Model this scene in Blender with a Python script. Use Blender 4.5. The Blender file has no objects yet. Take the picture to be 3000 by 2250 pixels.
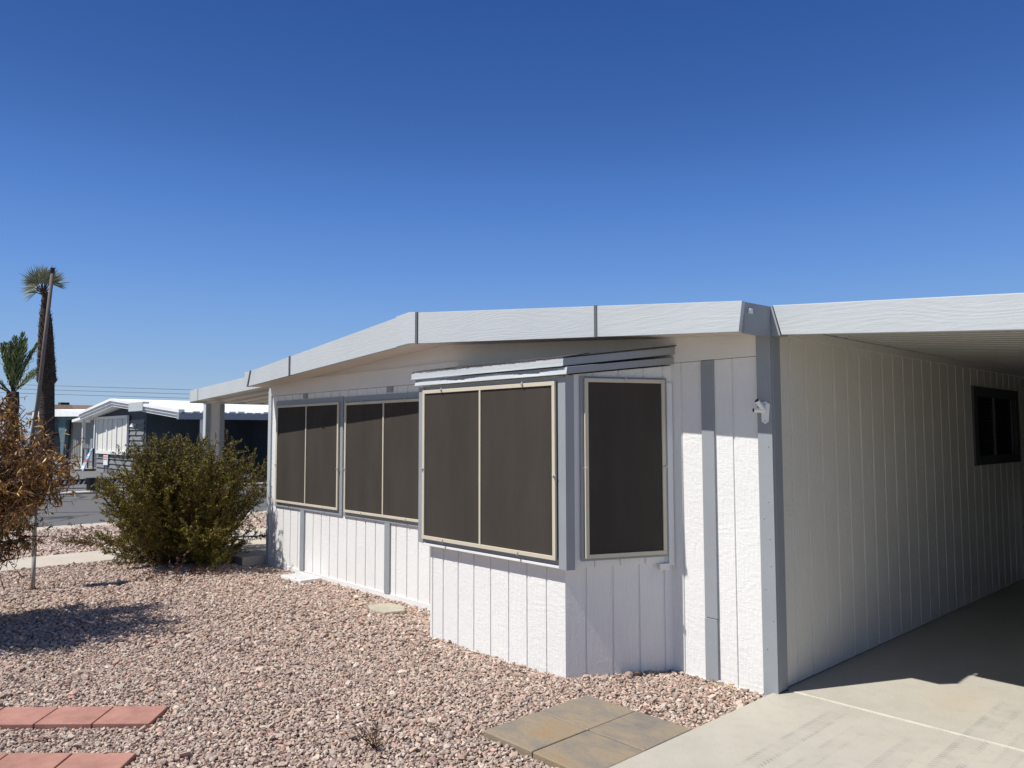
import bpy, bmesh, math, random
import numpy as np
from mathutils import Matrix, Vector
random.seed(7); RNG = np.random.default_rng(11)
SC = bpy.context.scene; COL = SC.collection; D = bpy.data

# ------------------------------------------------------------------ camera
CP = (2.34491, -4.29741, 1.53)
RM = ((0.67888933, 0.04884096, 0.73261439), (0.73423729, -0.04215861, -0.67758265), (-0.00220778, 0.99791644, -0.06448189))
cam = D.cameras.new('camera'); cam.sensor_width = 36; cam.lens = 27.0; cam.clip_end = 9000; cam.clip_start = .05
co = D.objects.new('camera', cam); COL.objects.link(co)
co.matrix_world = Matrix([list(RM[0])+[CP[0]], list(RM[1])+[CP[1]], list(RM[2])+[CP[2]], [0, 0, 0, 1]])
SC.camera = co
# ------------------------------------------------------------------ light
EL = math.radians(57.4); AZR = .485                       # sunlight travels along (+.53, +1) in plan
ax, ay = -AZR/math.hypot(AZR, 1), -1/math.hypot(AZR, 1)  # direction towards the sun, in plan
w = D.worlds.new('World'); SC.world = w; w.use_nodes = True
nt = w.node_tree; bg = nt.nodes['Background']
sky = nt.nodes.new('ShaderNodeTexSky'); sky.sky_type = 'NISHITA'; sky.sun_disc = False
sky.sun_elevation = EL; sky.sun_rotation = math.atan2(ax, ay)
sky.altitude = 400; sky.air_density = 1.0; sky.dust_density = .1; sky.ozone_density = 1.6
# clear dry desert sky: the sky texture blended with a measured blue gradient over elevation
gm = nt.nodes.new('ShaderNodeTexCoord'); sp_ = nt.nodes.new('ShaderNodeSeparateXYZ'); rp = nt.nodes.new('ShaderNodeValToRGB')
nt.links.new(gm.outputs['Generated'], sp_.inputs[0]); nt.links.new(sp_.outputs[2], rp.inputs[0])
SKY_STR = .068; EXPO = .26
def lin(c): return [((v/255)/12.92 if v <= 10 else ((v/255+.055)/1.055)**2.4) for v in c]
els = rp.color_ramp.elements
for i, (z, c) in enumerate([(0, (172, 196, 220)), (.053, (157, 187, 220)), (.098, (138, 177, 224)), (.15, (121, 165, 224)), (.207, (102, 149, 219)), (.289, (80, 128, 203)), (.349, (67, 111, 184)), (.404, (56, 99, 172)), (.504, (44, 86, 156)), (.75, (50, 82, 142)), (1, (58, 86, 138))]):
    e_ = els[i] if i < 2 else els.new(z); e_.position = z
    e_.color = (*[v for v in lin(c)], 1)
gain = nt.nodes.new('ShaderNodeVectorMath'); gain.operation = 'SCALE'; gain.inputs['Scale'].default_value = 1/SKY_STR/2**EXPO
nt.links.new(rp.outputs[0], gain.inputs[0])
mxs = nt.nodes.new('ShaderNodeMix'); mxs.data_type = 'RGBA'; mxs.inputs[0].default_value = .93
# towards the sun the sky stays as the sky texture gives it: paler and brighter
dt_ = nt.nodes.new('ShaderNodeVectorMath'); dt_.operation = 'DOT_PRODUCT'; dt_.inputs[1].default_value = (ax, ay, 0)
mr_ = nt.nodes.new('ShaderNodeMapRange'); mr_.inputs[1].default_value = .38; mr_.inputs[2].default_value = .75; mr_.inputs[3].default_value = .93; mr_.inputs[4].default_value = .15
nt.links.new(gm.outputs['Generated'], dt_.inputs[0]); nt.links.new(dt_.outputs['Value'], mr_.inputs[0]); nt.links.new(mr_.outputs[0], mxs.inputs[0])
nt.links.new(sky.outputs[0], mxs.inputs[6]); nt.links.new(gain.outputs[0], mxs.inputs[7])
nt.links.new(mxs.outputs[2], bg.inputs[0]); bg.inputs[1].default_value = SKY_STR
sl = D.lights.new('sun', 'SUN'); sl.energy = 4.7; sl.angle = math.radians(.5); sl.color = (1, .972, .925)
so = D.objects.new('sun', sl); COL.objects.link(so)
sd = Vector((ax*math.cos(EL), ay*math.cos(EL), math.sin(EL)))
so.rotation_euler = sd.to_track_quat('Z', 'Y').to_euler()
SC.view_settings.view_transform = 'Standard'; SC.view_settings.look = 'None'
SC.view_settings.exposure = EXPO; SC.view_settings.gamma = 1
SC.cycles.max_bounces = 6; SC.cycles.diffuse_bounces = 3

# ------------------------------------------------------------------ materials
def mat(name, col, rough=.7, noise=None, bump=None, spec=.3, metal=0, stretch=(1, 1, 1), attr=False, trans=0):
    """noise=(scale, amount) tone variation; bump=(kind, scale vector, strength, distance)"""
    m = D.materials.new(name); m.use_nodes = True; n = m.node_tree.nodes; l = m.node_tree.links
    b = n['Principled BSDF']; b.inputs['Roughness'].default_value = rough
    b.inputs['Specular IOR Level'].default_value = spec; b.inputs['Metallic'].default_value = metal
    b.inputs['Base Color'].default_value = (*col, 1)
    tc = n.new('ShaderNodeTexCoord')
    src = None
    if attr:
        a = n.new('ShaderNodeVertexColor'); a.layer_name = 'col'; src = a.outputs[0]
        l.new(src, b.inputs['Base Color'])
    if noise:
        mp = n.new('ShaderNodeMapping'); mp.inputs['Scale'].default_value = stretch; l.new(tc.outputs['Object'], mp.inputs[0])
        t = n.new('ShaderNodeTexNoise'); t.inputs['Scale'].default_value = noise[0]; t.inputs['Detail'].default_value = 6
        t.inputs['Roughness'].default_value = .65
        l.new(mp.outputs[0], t.inputs['Vector'])
        r = n.new('ShaderNodeMapRange'); r.inputs[1].default_value = .3; r.inputs[2].default_value = .7
        r.inputs[3].default_value = 1-noise[1]; r.inputs[4].default_value = 1+noise[1]*.6; l.new(t.outputs['Fac'], r.inputs[0])
        mx = n.new('ShaderNodeVectorMath'); mx.operation = 'SCALE'
        if src is not None: l.new(src, mx.inputs[0])
        else: mx.inputs[0].default_value = col
        l.new(r.outputs[0], mx.inputs['Scale']); l.new(mx.outputs[0], b.inputs['Base Color'])
    hs = []
    for kind, sc, amp in (bump[0] if bump else []):
        mp = n.new('ShaderNodeMapping'); mp.inputs['Scale'].default_value = sc; l.new(tc.outputs['Object'], mp.inputs[0])
        if kind == 'noise':
            t = n.new('ShaderNodeTexNoise'); t.inputs['Scale'].default_value = 1; t.inputs['Detail'].default_value = 5
            t.inputs['Distortion'].default_value = .3; o = t.outputs['Fac']
        elif kind == 'grain':   # cathedral wood grain: distorted bands
            t = n.new('ShaderNodeTexNoise'); t.inputs['Scale'].default_value = 1; t.inputs['Detail'].default_value = 1.5
            mm = n.new('ShaderNodeMath'); mm.operation = 'MULTIPLY'; mm.inputs[1].default_value = 105
            sn = n.new('ShaderNodeMath'); sn.operation = 'SINE'
            l.new(t.outputs['Fac'], mm.inputs[0]); l.new(mm.outputs[0], sn.inputs[0]); o = sn.outputs[0]
        elif kind == 'vor':
            t = n.new('ShaderNodeTexVoronoi'); t.inputs['Scale'].default_value = 1; o = t.outputs['Distance']
        l.new(mp.outputs[0], t.inputs['Vector'])
        m2 = n.new('ShaderNodeMath'); m2.operation = 'MULTIPLY'; m2.inputs[1].default_value = amp; l.new(o, m2.inputs[0]); hs.append(m2.outputs[0])
    if hs:
        h = hs[0]
        for k in hs[1:]:
            a = n.new('ShaderNodeMath'); l.new(h, a.inputs[0]); l.new(k, a.inputs[1]); h = a.outputs[0]
        bp = n.new('ShaderNodeBump'); bp.inputs['Strength'].default_value = bump[1]; bp.inputs['Distance'].default_value = bump[2]
        l.new(h, bp.inputs['Height']); l.new(bp.outputs[0], b.inputs['Normal'])
    return m

SIDB = ([('noise', (20, 20, 110), .32), ('noise', (70, 70, 7), 1.0), ('grain', (1.6, 1.6, 2.6), .05), ('noise', (45, 45, 45), .5)], .7, .006)
FASB = ([('grain', (.7, .7, 5.0), .10), ('noise', (12, 12, 120), .7), ('noise', (60, 60, 60), .35)], .6, .0027)
M = {}
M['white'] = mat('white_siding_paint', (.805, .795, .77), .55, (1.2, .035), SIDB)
M['side'] = mat('white_siding_shaded', (.74, .715, .655), .6, (1.2, .05), SIDB)  # darker, warmer copy of the white siding for walls in shade
M['whitet'] = mat('white_trim_paint', (.78, .775, .76), .55, (4, .04), ([('noise', (8, 60, 60), 1)], .4, .003))
M['board'] = mat('offwhite_board_paint', (.76, .745, .72), .6, (2, .05), FASB)
M['fascia'] = mat('pale_grey_fascia_paint', (.50, .53, .545), .55, (2, .05), FASB)
M['trim'] = mat('grey_trim_paint', (.30, .32, .34), .5, (3, .06), ([('noise', (60, 60, 20), 1)], .35, .003))
M['dtrim'] = mat('dark_joint_paint', (.12, .125, .14), .6)
M['ceil'] = mat('metal_ceiling_paint', (.50, .49, .46), .5, (2, .05))
M['dscreen'] = mat('dark_shade_screen', (.05, .048, .045), .8)  # shade put into the colour, so the carport stays dim
M['soffit'] = mat('beige_soffit_paint', (.74, .66, .58), .7, (2, .06))
M['tan'] = mat('tan_aluminium', (.60, .54, .42), .45, (8, .05))
M['clip'] = mat('clip_metal', (.55, .56, .58), .4, metal=.3)
M['roof'] = mat('white_roof_coating', (.86, .86, .85), .6, (1.5, .06), ([('noise', (2, 2, 2), 1)], .5, .05))
M['shing'] = mat('dark_shingle', (.07, .06, .055), .95, (20, .4), ([('noise', (60, 60, 60), 1)], .8, .01))
M['wht'] = mat('white_enamel', (.82, .82, .80), .35)
M['black'] = mat('black_plastic', (.015, .015, .017), .4)
M['glass'] = mat('dark_window_glass', (.010, .011, .013), .25, spec=.25)
M['dframe'] = mat('dark_window_trim', (.075, .08, .09), .5, (6, .1))
def screen_mat():
    m = mat('sun_screen_fabric', (.066, .058, .050), .95, (1.3, .17), spec=.0, stretch=(2.6, 2.6, .6))
    n = m.node_tree.nodes; l = m.node_tree.links; b = n['Principled BSDF']
    b.inputs['Sheen Weight'].default_value = 0
    return m
M['screen'] = screen_mat()
M['dirt'] = mat('packed_dirt', (.26, .20, .165), .95, (30, .3), ([('noise', (50, 50, 50), 1)], .6, .02))
M['farground'] = mat('desert_ground', (.33, .28, .23), .95, (.5, .2))
M['lot'] = mat('grey_gravel', (.20, .195, .195), .95, (9, .25), ([('vor', (18, 18, 18), 1), ('noise', (40, 40, 40), .6)], 1, .05))
M['walk'] = mat('pale_walk_concrete', (.50, .44, .36), .85, (3, .1), ([('noise', (90, 90, 90), 1)], .3, .003))
M['brick'] = mat('red_paver_face', (.40, .20, .155), .85, (5, .30), ([('noise', (140, 140, 140), 1)], .4, .003))
M['rock'] = mat('crushed_granite', (.4, .3, .27), .85, (45, .16), ([('noise', (120, 120, 120), 1)], .5, .004), attr=True)
M['leaf'] = mat('shrub_leaf', (.1, .1, .03), .6, attr=True, spec=.25)
M['bark'] = mat('shrub_bark', (.10, .06, .045), .9, (30, .3))
M['palmbark'] = mat('palm_trunk', (.085, .062, .045), .95, (6, .45), ([('noise', (5, 5, 22), 1), ('noise', (30, 30, 30), .7)], 1, .09), stretch=(.6, .6, 3))
M['navy'] = mat('navy_wall', (.055, .075, .105), .7, (3, .1))
M['greysid'] = mat('dark_grey_lap_siding', (.20, .205, .215), .7, (3, .08))
M['wall_grey'] = mat('porch_grey_paint', (.24, .27, .31), .7, (3, .08))  # even blue-grey wall colour
M['teal'] = mat('teal_paint', (.10, .17, .20), .6, (3, .1))
M['flute'] = mat('fluted_steel', (.36, .35, .31), .6, (3, .08))
M['blind'] = mat('cream_blind', (.74, .72, .66), .6, (5, .05))
M['brown'] = mat('brown_roof', (.20, .14, .11), .9, (2, .2))
M['hill'] = mat('distant_hill', (.20, .25, .33), 1, (.002, .15))
M['pole'] = mat('weathered_pole', (.17, .14, .12), .8, (10, .2))
M['pvc'] = mat('weathered_pipe', (.30, .28, .25), .6, (14, .2))
M['wire'] = mat('power_wire', (.06, .07, .09), .6)
M['red'] = mat('red_print', (.55, .10, .09), .6); M['blue'] = mat('blue_print', (.30, .45, .62), .6)
M['stone'] = mat('buff_stone', (.40, .36, .28), .85, (12, .15), ([('noise', (60, 60, 60), 1)], .6, .004))

def concrete(name, tracks):
    m = mat(name, (.455, .435, .39), .8, None, None)
    n = m.node_tree.nodes; l = m.node_tree.links; b = n['Principled BSDF']; tc = n['Texture Coordinate']
    def nz(sc, det=6, scl=(1, 1, 1)):
        mp = n.new('ShaderNodeMapping'); mp.inputs['Scale'].default_value = scl; l.new(tc.outputs['Object'], mp.inputs[0])
        t = n.new('ShaderNodeTexNoise'); t.inputs['Scale'].default_value = sc; t.inputs['Detail'].default_value = det; l.new(mp.outputs[0], t.inputs['Vector']); return t.outputs['Fac']
    def mth(op, a, c=None, e=None):
        q = n.new('ShaderNodeMath'); q.operation = op
        for i, v in enumerate((a, c, e)):
            if v is None: continue
            if isinstance(v, (int, float)): q.inputs[i].default_value = v
            else: l.new(v, q.inputs[i])
        return q.outputs[0]
    def rng(v, a, c, d, e):
        r = n.new('ShaderNodeMapRange'); l.new(v, r.inputs[0])
        for i, x in enumerate((a, c, d, e)): r.inputs[i+1].default_value = x
        return r.outputs[0]
    def mix(f, c1, c2):
        x = n.new('ShaderNodeMix'); x.data_type = 'RGBA'; l.new(f, x.inputs[0])
        for i, c in ((6, c1), (7, c2)):
            if isinstance(c, tuple): x.inputs[i].default_value = (*c, 1)
            else: l.new(c, x.inputs[i])
        return x.outputs[2]
    c = mix(rng(nz(1.3), .35, .65, 0, 1), (.41, .385, .32), (.475, .435, .355))
    c = mix(rng(nz(5, 8), .4, .75, 0, .55), c, (.47, .44, .385))
    c = mix(rng(nz(60, 3), .60, .8, 0, .45), c, (.28, .265, .23)); c = mix(rng(nz(160, 3), .35, .65, .22, 0), c, (.26, .25, .22)); c = mix(rng(nz(14, 9), .5, .75, 0, .3), c, (.32, .305, .265))
    sp = n.new('ShaderNodeSeparateXYZ'); l.new(tc.outputs['Object'], sp.inputs[0]); x, y = sp.outputs[0], sp.outputs[1]
    wob = mth('MULTIPLY', mth('SUBTRACT', nz(2.2, 3), .5), .35)
    # rust-brown drip stain
    dx = mth('SUBTRACT', mth('ADD', x, wob), .76); dy = mth('SUBTRACT', y, .63)
    rr = mth('SQRT', mth('ADD', mth('MULTIPLY', mth('MULTIPLY', dx, dx), 9), mth('MULTIPLY', mth('MULTIPLY', dy, dy), 3)))
    c = mix(rng(rr, .1, .8, .3, 0), c, (.40, .30, .18))
    for cx, wd, y0, y1, st in tracks:     # tyre tread marks: rows of short bars
        a = mth('ABSOLUTE', mth('SUBTRACT', x, mth('ADD', cx, mth('MULTIPLY', y, -.02))))
        inside = rng(a, wd-.008, wd, 1, 0)
        edge = rng(a, wd*.45, wd*.55, 0, 1)
        bars = mth('GREATER_THAN', mth('SINE', mth('MULTIPLY', mth('ADD', y, mth('MULTIPLY', a, .6)), 210)), .05)
        fade = mth('MULTIPLY', rng(y, y0, y0+.25, 0, 1), rng(y, y1-.3, y1, 1, 0))
        f = mth('MULTIPLY', mth('MULTIPLY', inside, fade), mth('ADD', mth('MULTIPLY', mth('MULTIPLY', edge, bars), .8), .25))
        f = mth('MULTIPLY', mth('MULTIPLY', f, rng(nz(7, 4), .38, .58, .1, 1)), st)
        c = mix(f, c, (.26, .26, .23))
    l.new(c, b.inputs['Base Color'])
    bp = n.new('ShaderNodeBump'); bp.inputs['Strength'].default_value = .4; bp.inputs['Distance'].default_value = .004
    l.new(nz(130, 4), bp.inputs['Height']); l.new(bp.outputs[0], b.inputs['Normal'])
    return m
M['conc'] = concrete('driveway_concrete', [(.385, .055, -1.3, .05, .75), (.56, .05, -1.2, -.1, .45), (.83, .07, -1.2, .0, .45), (1.02, .07, -.9, .9, .8), (1.2, .05, -.3, .6, .45)])
def slate():
    m = mat('slate_paver_face', (.3, .28, .25), .75, None, ([('noise', (9, 22, 9), 1), ('noise', (70, 70, 70), .35)], .5, .010))
    n = m.node_tree.nodes; l = m.node_tree.links; b = n['Principled BSDF']; tc = n['Texture Coordinate']
    t = n.new('ShaderNodeTexNoise'); t.inputs['Scale'].default_value = 3.1; t.inputs['Detail'].default_value = 7; t.inputs['Distortion'].default_value = .25; t.inputs['Roughness'].default_value = .68
    mp = n.new('ShaderNodeMapping'); mp.inputs['Scale'].default_value = (1.0, 1.5, 1); mp.inputs['Location'].default_value = (3.3, 1.2, 0)
    oi = n.new('ShaderNodeObjectInfo'); cx = n.new('ShaderNodeCombineXYZ'); ml = n.new('ShaderNodeMath'); ml.operation = 'MULTIPLY'; ml.inputs[1].default_value = 37
    ad = n.new('ShaderNodeVectorMath'); ad.operation = 'ADD'
    l.new(oi.outputs['Random'], ml.inputs[0]); l.new(ml.outputs[0], cx.inputs[0]); l.new(ml.outputs[0], cx.inputs[2])
    l.new(tc.outputs['Object'], mp.inputs[0]); l.new(mp.outputs[0], ad.inputs[0]); l.new(cx.outputs[0], ad.inputs[1]); l.new(ad.outputs[0], t.inputs['Vector'])
    r = n.new('ShaderNodeValToRGB'); e = r.color_ramp.elements
    e[0].position = .30; e[0].color = (.165, .145, .125, 1); e[1].position = .72; e[1].color = (.30, .19, .105, 1)
    for p, c in ((.43, (.215, .185, .15, 1)), (.54, (.27, .215, .15, 1)), (.62, (.275, .205, .13, 1))):
        q = e.new(p); q.color = c
    l.new(t.outputs['Fac'], r.inputs[0]); l.new(r.outputs[0], b.inputs['Base Color']); return m
M['slate'] = slate()
def asphalt():
    m = mat('asphalt', (.115, .113, .112), .9, None, ([('noise', (60, 60, 60), 1)], .5, .01))
    n = m.node_tree.nodes; l = m.node_tree.links; b = n['Principled BSDF']; tc = n['Texture Coordinate']
    t = n.new('ShaderNodeTexNoise'); t.inputs['Scale'].default_value = .35; t.inputs['Detail'].default_value = 4
    l.new(tc.outputs['Object'], t.inputs['Vector'])
    mxv = n.new('ShaderNodeVectorMath'); mxv.operation = 'MULTIPLY_ADD'; mxv.inputs[1].default_value = (3, 3, 3)
    l.new(t.outputs['Color'], mxv.inputs[0]); l.new(tc.outputs['Object'], mxv.inputs[2])
    v = n.new('ShaderNodeTexVoronoi'); v.feature = 'DISTANCE_TO_EDGE'; v.inputs['Scale'].default_value = .32; l.new(mxv.outputs[0], v.inputs['Vector'])
    r = n.new('ShaderNodeMapRange'); r.inputs[1].default_value = .006; r.inputs[2].default_value = .02; l.new(v.outputs['Distance'], r.inputs[0])
    t2 = n.new('ShaderNodeTexNoise'); t2.inputs['Scale'].default_value = 25; t2.inputs['Detail'].default_value = 6; l.new(tc.outputs['Object'], t2.inputs['Vector'])
    r2 = n.new('ShaderNodeValToRGB'); r2.color_ramp.elements[0].color = (.095, .094, .094, 1); r2.color_ramp.elements[1].color = (.155, .15, .145, 1)
    l.new(t2.outputs['Fac'], r2.inputs[0])
    x = n.new('ShaderNodeMix'); x.data_type = 'RGBA'; l.new(r.outputs[0], x.inputs[0]); x.inputs[6].default_value = (.05, .05, .05, 1); l.new(r2.outputs[0], x.inputs[7])
    l.new(x.outputs[2], b.inputs['Base Color']); return m
M['asph'] = asphalt()

# ------------------------------------------------------------------ object helpers
def tag(o, label=None, cat=None, group=None, kind=None):
    for k, v in (('label', label), ('category', cat), ('group', group), ('kind', kind)):
        if v: o[k] = v
    return o
def thing(name, label, cat, loc=(0, 0, 0), group=None):
    o = D.objects.new(name, None); COL.objects.link(o); o.location = loc; o.empty_display_size = .2
    return tag(o, label, cat, group)
class MB:
    """collects shapes, in world coordinates, into one mesh"""
    def __init__(s): s.v = []; s.f = []
    def add(s, v, f):
        k = len(s.v); s.v += [tuple(p) for p in v]; s.f += [tuple(i+k for i in q) for q in f]; return s
    def box(s, x0, x1, y0, y1, z0, z1):
        return s.add([(x, y, z) for z in (z0, z1) for y in (y0, y1) for x in (x0, x1)],
                     [(0, 2, 3, 1), (4, 5, 7, 6), (0, 1, 5, 4), (2, 6, 7, 3), (0, 4, 6, 2), (1, 3, 7, 5)])
    def prism_z(s, pts, z0, z1):
        n = len(pts); a = sum(pts[i][0]*pts[(i+1) % n][1]-pts[(i+1) % n][0]*pts[i][1] for i in range(n))
        if a < 0: pts = pts[::-1]
        zz = z1 if callable(z1) else (lambda x, y: z1)
        return s.add([(x, y, z0) for x, y in pts]+[(x, y, zz(x, y)) for x, y in pts],
                     [tuple(range(n))[::-1], tuple(range(n, 2*n))]+[(i, (i+1) % n, n+(i+1) % n, n+i) for i in range(n)])
    def prism_y(s, pts, y0, y1):   # pts (x,z)
        n = len(pts); a = sum(pts[i][0]*pts[(i+1) % n][1]-pts[(i+1) % n][0]*pts[i][1] for i in range(n))
        if a > 0: pts = pts[::-1]
        return s.add([(x, y0, z) for x, z in pts]+[(x, y1, z) for x, z in pts],
                     [tuple(range(n))[::-1], tuple(range(n, 2*n))]+[(i, (i+1) % n, n+(i+1) % n, n+i) for i in range(n)])
    def prism_x(s, pts, x0, x1):   # pts (y,z)
        n = len(pts); a = sum(pts[i][0]*pts[(i+1) % n][1]-pts[(i+1) % n][0]*pts[i][1] for i in range(n))
        if a < 0: pts = pts[::-1]
        return s.add([(x0, y, z) for y, z in pts]+[(x1, y, z) for y, z in pts],
                     [tuple(range(n))[::-1], tuple(range(n, 2*n))]+[(i, (i+1) % n, n+(i+1) % n, n+i) for i in range(n)])
    def tube(s, pts, rs, n=8):
        pts = [Vector(p) for p in pts]; rings = []
        if not hasattr(rs, '__len__'): rs = [rs]*len(pts)
        for i, p in enumerate(pts):
            t = (pts[min(i+1, len(pts)-1)]-pts[max(i-1, 0)]).normalized()
            u = t.cross(Vector((0, 0, 1)) if abs(t.z) < .95 else Vector((1, 0, 0))).normalized(); q = t.cross(u)
            rings.append([p+(u*math.cos(2*math.pi*k/n)+q*math.sin(2*math.pi*k/n))*rs[i] for k in range(n)])
        v = [p for r in rings for p in r]; f = []
        for i in range(len(pts)-1):
            for k in range(n): f.append((i*n+k, i*n+(k+1) % n, (i+1)*n+(k+1) % n, (i+1)*n+k))
        f += [tuple(range(n))[::-1], tuple(range(len(v)-n, len(v)))]
        return s.add(v, f)
    def obox(s, A, u, nrm, s0, s1, d0, d1, z0, z1):
        """box on a vertical plane: start A (xy), along u, outward nrm"""
        P = lambda a, d: (A[0]+u[0]*a+nrm[0]*d, A[1]+u[1]*a+nrm[1]*d)
        return s.prism_z([P(s0, d0), P(s1, d0), P(s1, d1), P(s0, d1)], z0, z1)
    def build(s, name, m, parent=None, bevel=0, smooth=False):
        me = D.meshes.new(name); org = Vector((0, 0, 0))
        if parent is not None:
            p = parent
            while p is not None: org += p.location; p = p.parent
        me.from_pydata([tuple(Vector(q)-org) for q in s.v], [], s.f); me.update()
        bm = bmesh.new(); bm.from_mesh(me); bmesh.ops.recalc_face_normals(bm, faces=bm.faces); bm.to_mesh(me); bm.free()
        me.materials.append(m)
        if smooth:
            for p in me.polygons: p.use_smooth = True
        o = D.objects.new(name, me); COL.objects.link(o)
        if parent is not None: o.parent = parent
        if bevel:
            b = o.modifiers.new('bevel', 'BEVEL'); b.width = bevel; b.segments = 2; b.limit_method = 'ANGLE'
        return o
def struct(o): o['kind'] = 'structure'; return o
def np_mesh(name, V, F, m, C=None, parent=None, smooth=False):
    """V (n,3), F (m,k) faces, C (n,3) vertex colours"""
    if parent is not None: V = V-np.array(parent.location)
    me = D.meshes.new(name); k = F.shape[1]
    me.vertices.add(len(V)); me.vertices.foreach_set('co', np.ascontiguousarray(V, np.float32).ravel())
    me.loops.add(F.size); me.loops.foreach_set('vertex_index', np.ascontiguousarray(F, np.int32).ravel())
    me.polygons.add(len(F)); me.polygons.foreach_set('loop_start', np.arange(0, F.size, k, dtype=np.int32))
    me.update(calc_edges=True)
    if not smooth: me.shade_flat()
    if C is not None:
        a = me.color_attributes.new('col', 'FLOAT_COLOR', 'POINT')
        a.data.foreach_set('color', np.concatenate([C, np.ones((len(C), 1))], 1).astype(np.float32).ravel())
    me.materials.append(m); o = D.objects.new(name, me); COL.objects.link(o)
    if parent is not None: o.parent = parent
    return o
def grooved(name, A, B, nrm, gs, z0, z1, m, parent, th=.04, gw=.011, gd=.008):
    """panel of siding from A to B (plan), outward nrm, vertical grooves at distances gs"""
    A = Vector(A); B = Vector(B); L = (B-A).length; u = (B-A)/L; nn = Vector(nrm)
    P = lambda s_, d: tuple(A+u*s_+nn*d)
    pts = [P(0, 0)]
    for g in sorted(gs):
        if .02 < g < L-.02:
            pts += [P(g-gw/2-.002, 0), P(g-gw/2, -gd), P(g+gw/2, -gd), P(g+gw/2+.002, 0)]
    pts += [P(L, 0), P(L, -th), P(0, -th)]
    return MB().prism_z(pts, z0, z1).build(name, m, parent)

# ------------------------------------------------------------------ ground
def gz(x, y):
    x = np.asarray(x, float); y = np.asarray(y, float)
    near = np.exp(-np.clip(-y-.05, 0, 9)**2/.35)*np.clip((-2.4-x)/1.0, 0, 1)
    return -.030-.055*near*np.clip((x+8)/1.2, 0, 1)+.006*np.sin(x*2.1)*np.sin(y*2.7+1)
g = MB().add([(-4000, -4000, -.16), (4000, -4000, -.16), (4000, 4000, -.16), (-4000, 4000, -.16)], [(0, 1, 2, 3)]).build('ground', M['farground']); struct(g)
nx, ny = 130, 110
X, Y = np.meshgrid(np.linspace(-12.05, -.02, nx), np.linspace(-10, 1.2, ny), indexing='ij')
V = np.stack([X, Y, gz(X, Y)-.006], -1).reshape(-1, 3); idx = np.arange(nx*ny).reshape(nx, ny)
F = np.stack([idx[:-1, :-1], idx[1:, :-1], idx[1:, 1:], idx[:-1, 1:]], -1).reshape(-1, 4)
struct(np_mesh('yard_soil', V, F, M['dirt'], smooth=True))
struct(MB().box(-12.05, -9.6, 1.2, 40, -.15, -.036).build('side_yard_soil', M['dirt']))
struct(MB().box(-20.6, -12.62, -60, 120, -.15, -.055).build('road', M['asph']))
struct(MB().box(-12.62, -12.05, -60, 120, -.15, -.02).build('near_kerb', M['walk'], bevel=.02))
struct(MB().box(-21.15, -20.6, -60, 120, -.15, .0).build('far_kerb', M['walk'], bevel=.02))
struct(MB().box(-260, -21.15, -80, 160, -.15, -.012).build('gravel_lot', M['lot']))
struct(MB().box(-9.0, -8.08, -9, -.32, -.14, -.012).build('path', M['walk'], bevel=.01))
struct(MB().box(-9.45, -6.8, -.3, 5, -.14, .035).build('patio_slab', M['walk'], bevel=.01))
struct(MB().box(-.02, 8, -14, .0755, -.15, 0).build('driveway', M['conc']))
struct(MB().box(.0, 3.8, .0945, 8, -.15, .0035).build('carport_floor', M['conc']))
struct(MB().box(.03, 8, .076, .094, -.15, .004).build('expansion_joint', mat('joint_filler', (.60, .57, .48), .8, (9, .2))))

# --- crushed stone
def cam_xy(P):
    v = (P-np.array(CP))@np.array(RM); return 2250*v[:, 0]/-v[:, 2], 2250*v[:, 1]/-v[:, 2], -v[:, 2]
U = np.array([.674, .739]); W_ = np.array([.775, -.632])     # axes of the red pavers
def in_par(x, y, o, a, b, la, lb, mgn=.0):
    dx, dy = x-o[0], y-o[1]; det = a[0]*b[1]-a[1]*b[0]
    s = (dx*b[1]-dy*b[0])/det; t = (a[0]*dy-a[1]*dx)/det
    return (s > -mgn) & (s < la+mgn) & (t > -mgn) & (t < lb+mgn)
def free(x, y):
    ok = (x < -.035) & ~((y > -.012) & (x > -6.77)) & ~((y > -.31) & (x > -9.46) & (x <= -6.77))
    ok &= ~((x > -9.01) & (x < -8.07) & (y < -.3)); ok &= x > -12.04
    ok &= ~((x > -2.54) & (x < -1.07) & (y > -.675)); ok &= ~((x <= -2.54) & (x > -2.95) & (y > -(x+2.95)*1.7))
    ok &= ~((x >= -1.09) & (x < -.72) & (y > -(-.735-x)*1.9))
    ok &= ~((x > -.765) & (y > -1.65) & (y < -.84))
    ok &= ~in_par(x, y, (-2.25, -2.70), -U, W_, 1.6, .263); ok &= ~in_par(x, y, (-1.70, -3.035), -U, W_, 1.4, .28)
    return ok
ico = []
ph = (1+5**.5)/2
for a in (-1, 1):
    for b in (-ph, ph): ico += [(0, a, b), (a, b, 0), (b, 0, a)]
ico = np.array(ico); ico /= np.linalg.norm(ico[0])
bmh = bmesh.new()
for p in ico: bmh.verts.new(p)
bmesh.ops.convex_hull(bmh, input=bmh.verts); bmh.verts.ensure_lookup_table()
ico = np.array([v.co[:] for v in bmh.verts]); icf = np.array([[v.index for v in f.verts] for f in bmh.faces]); bmh.free()
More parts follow.
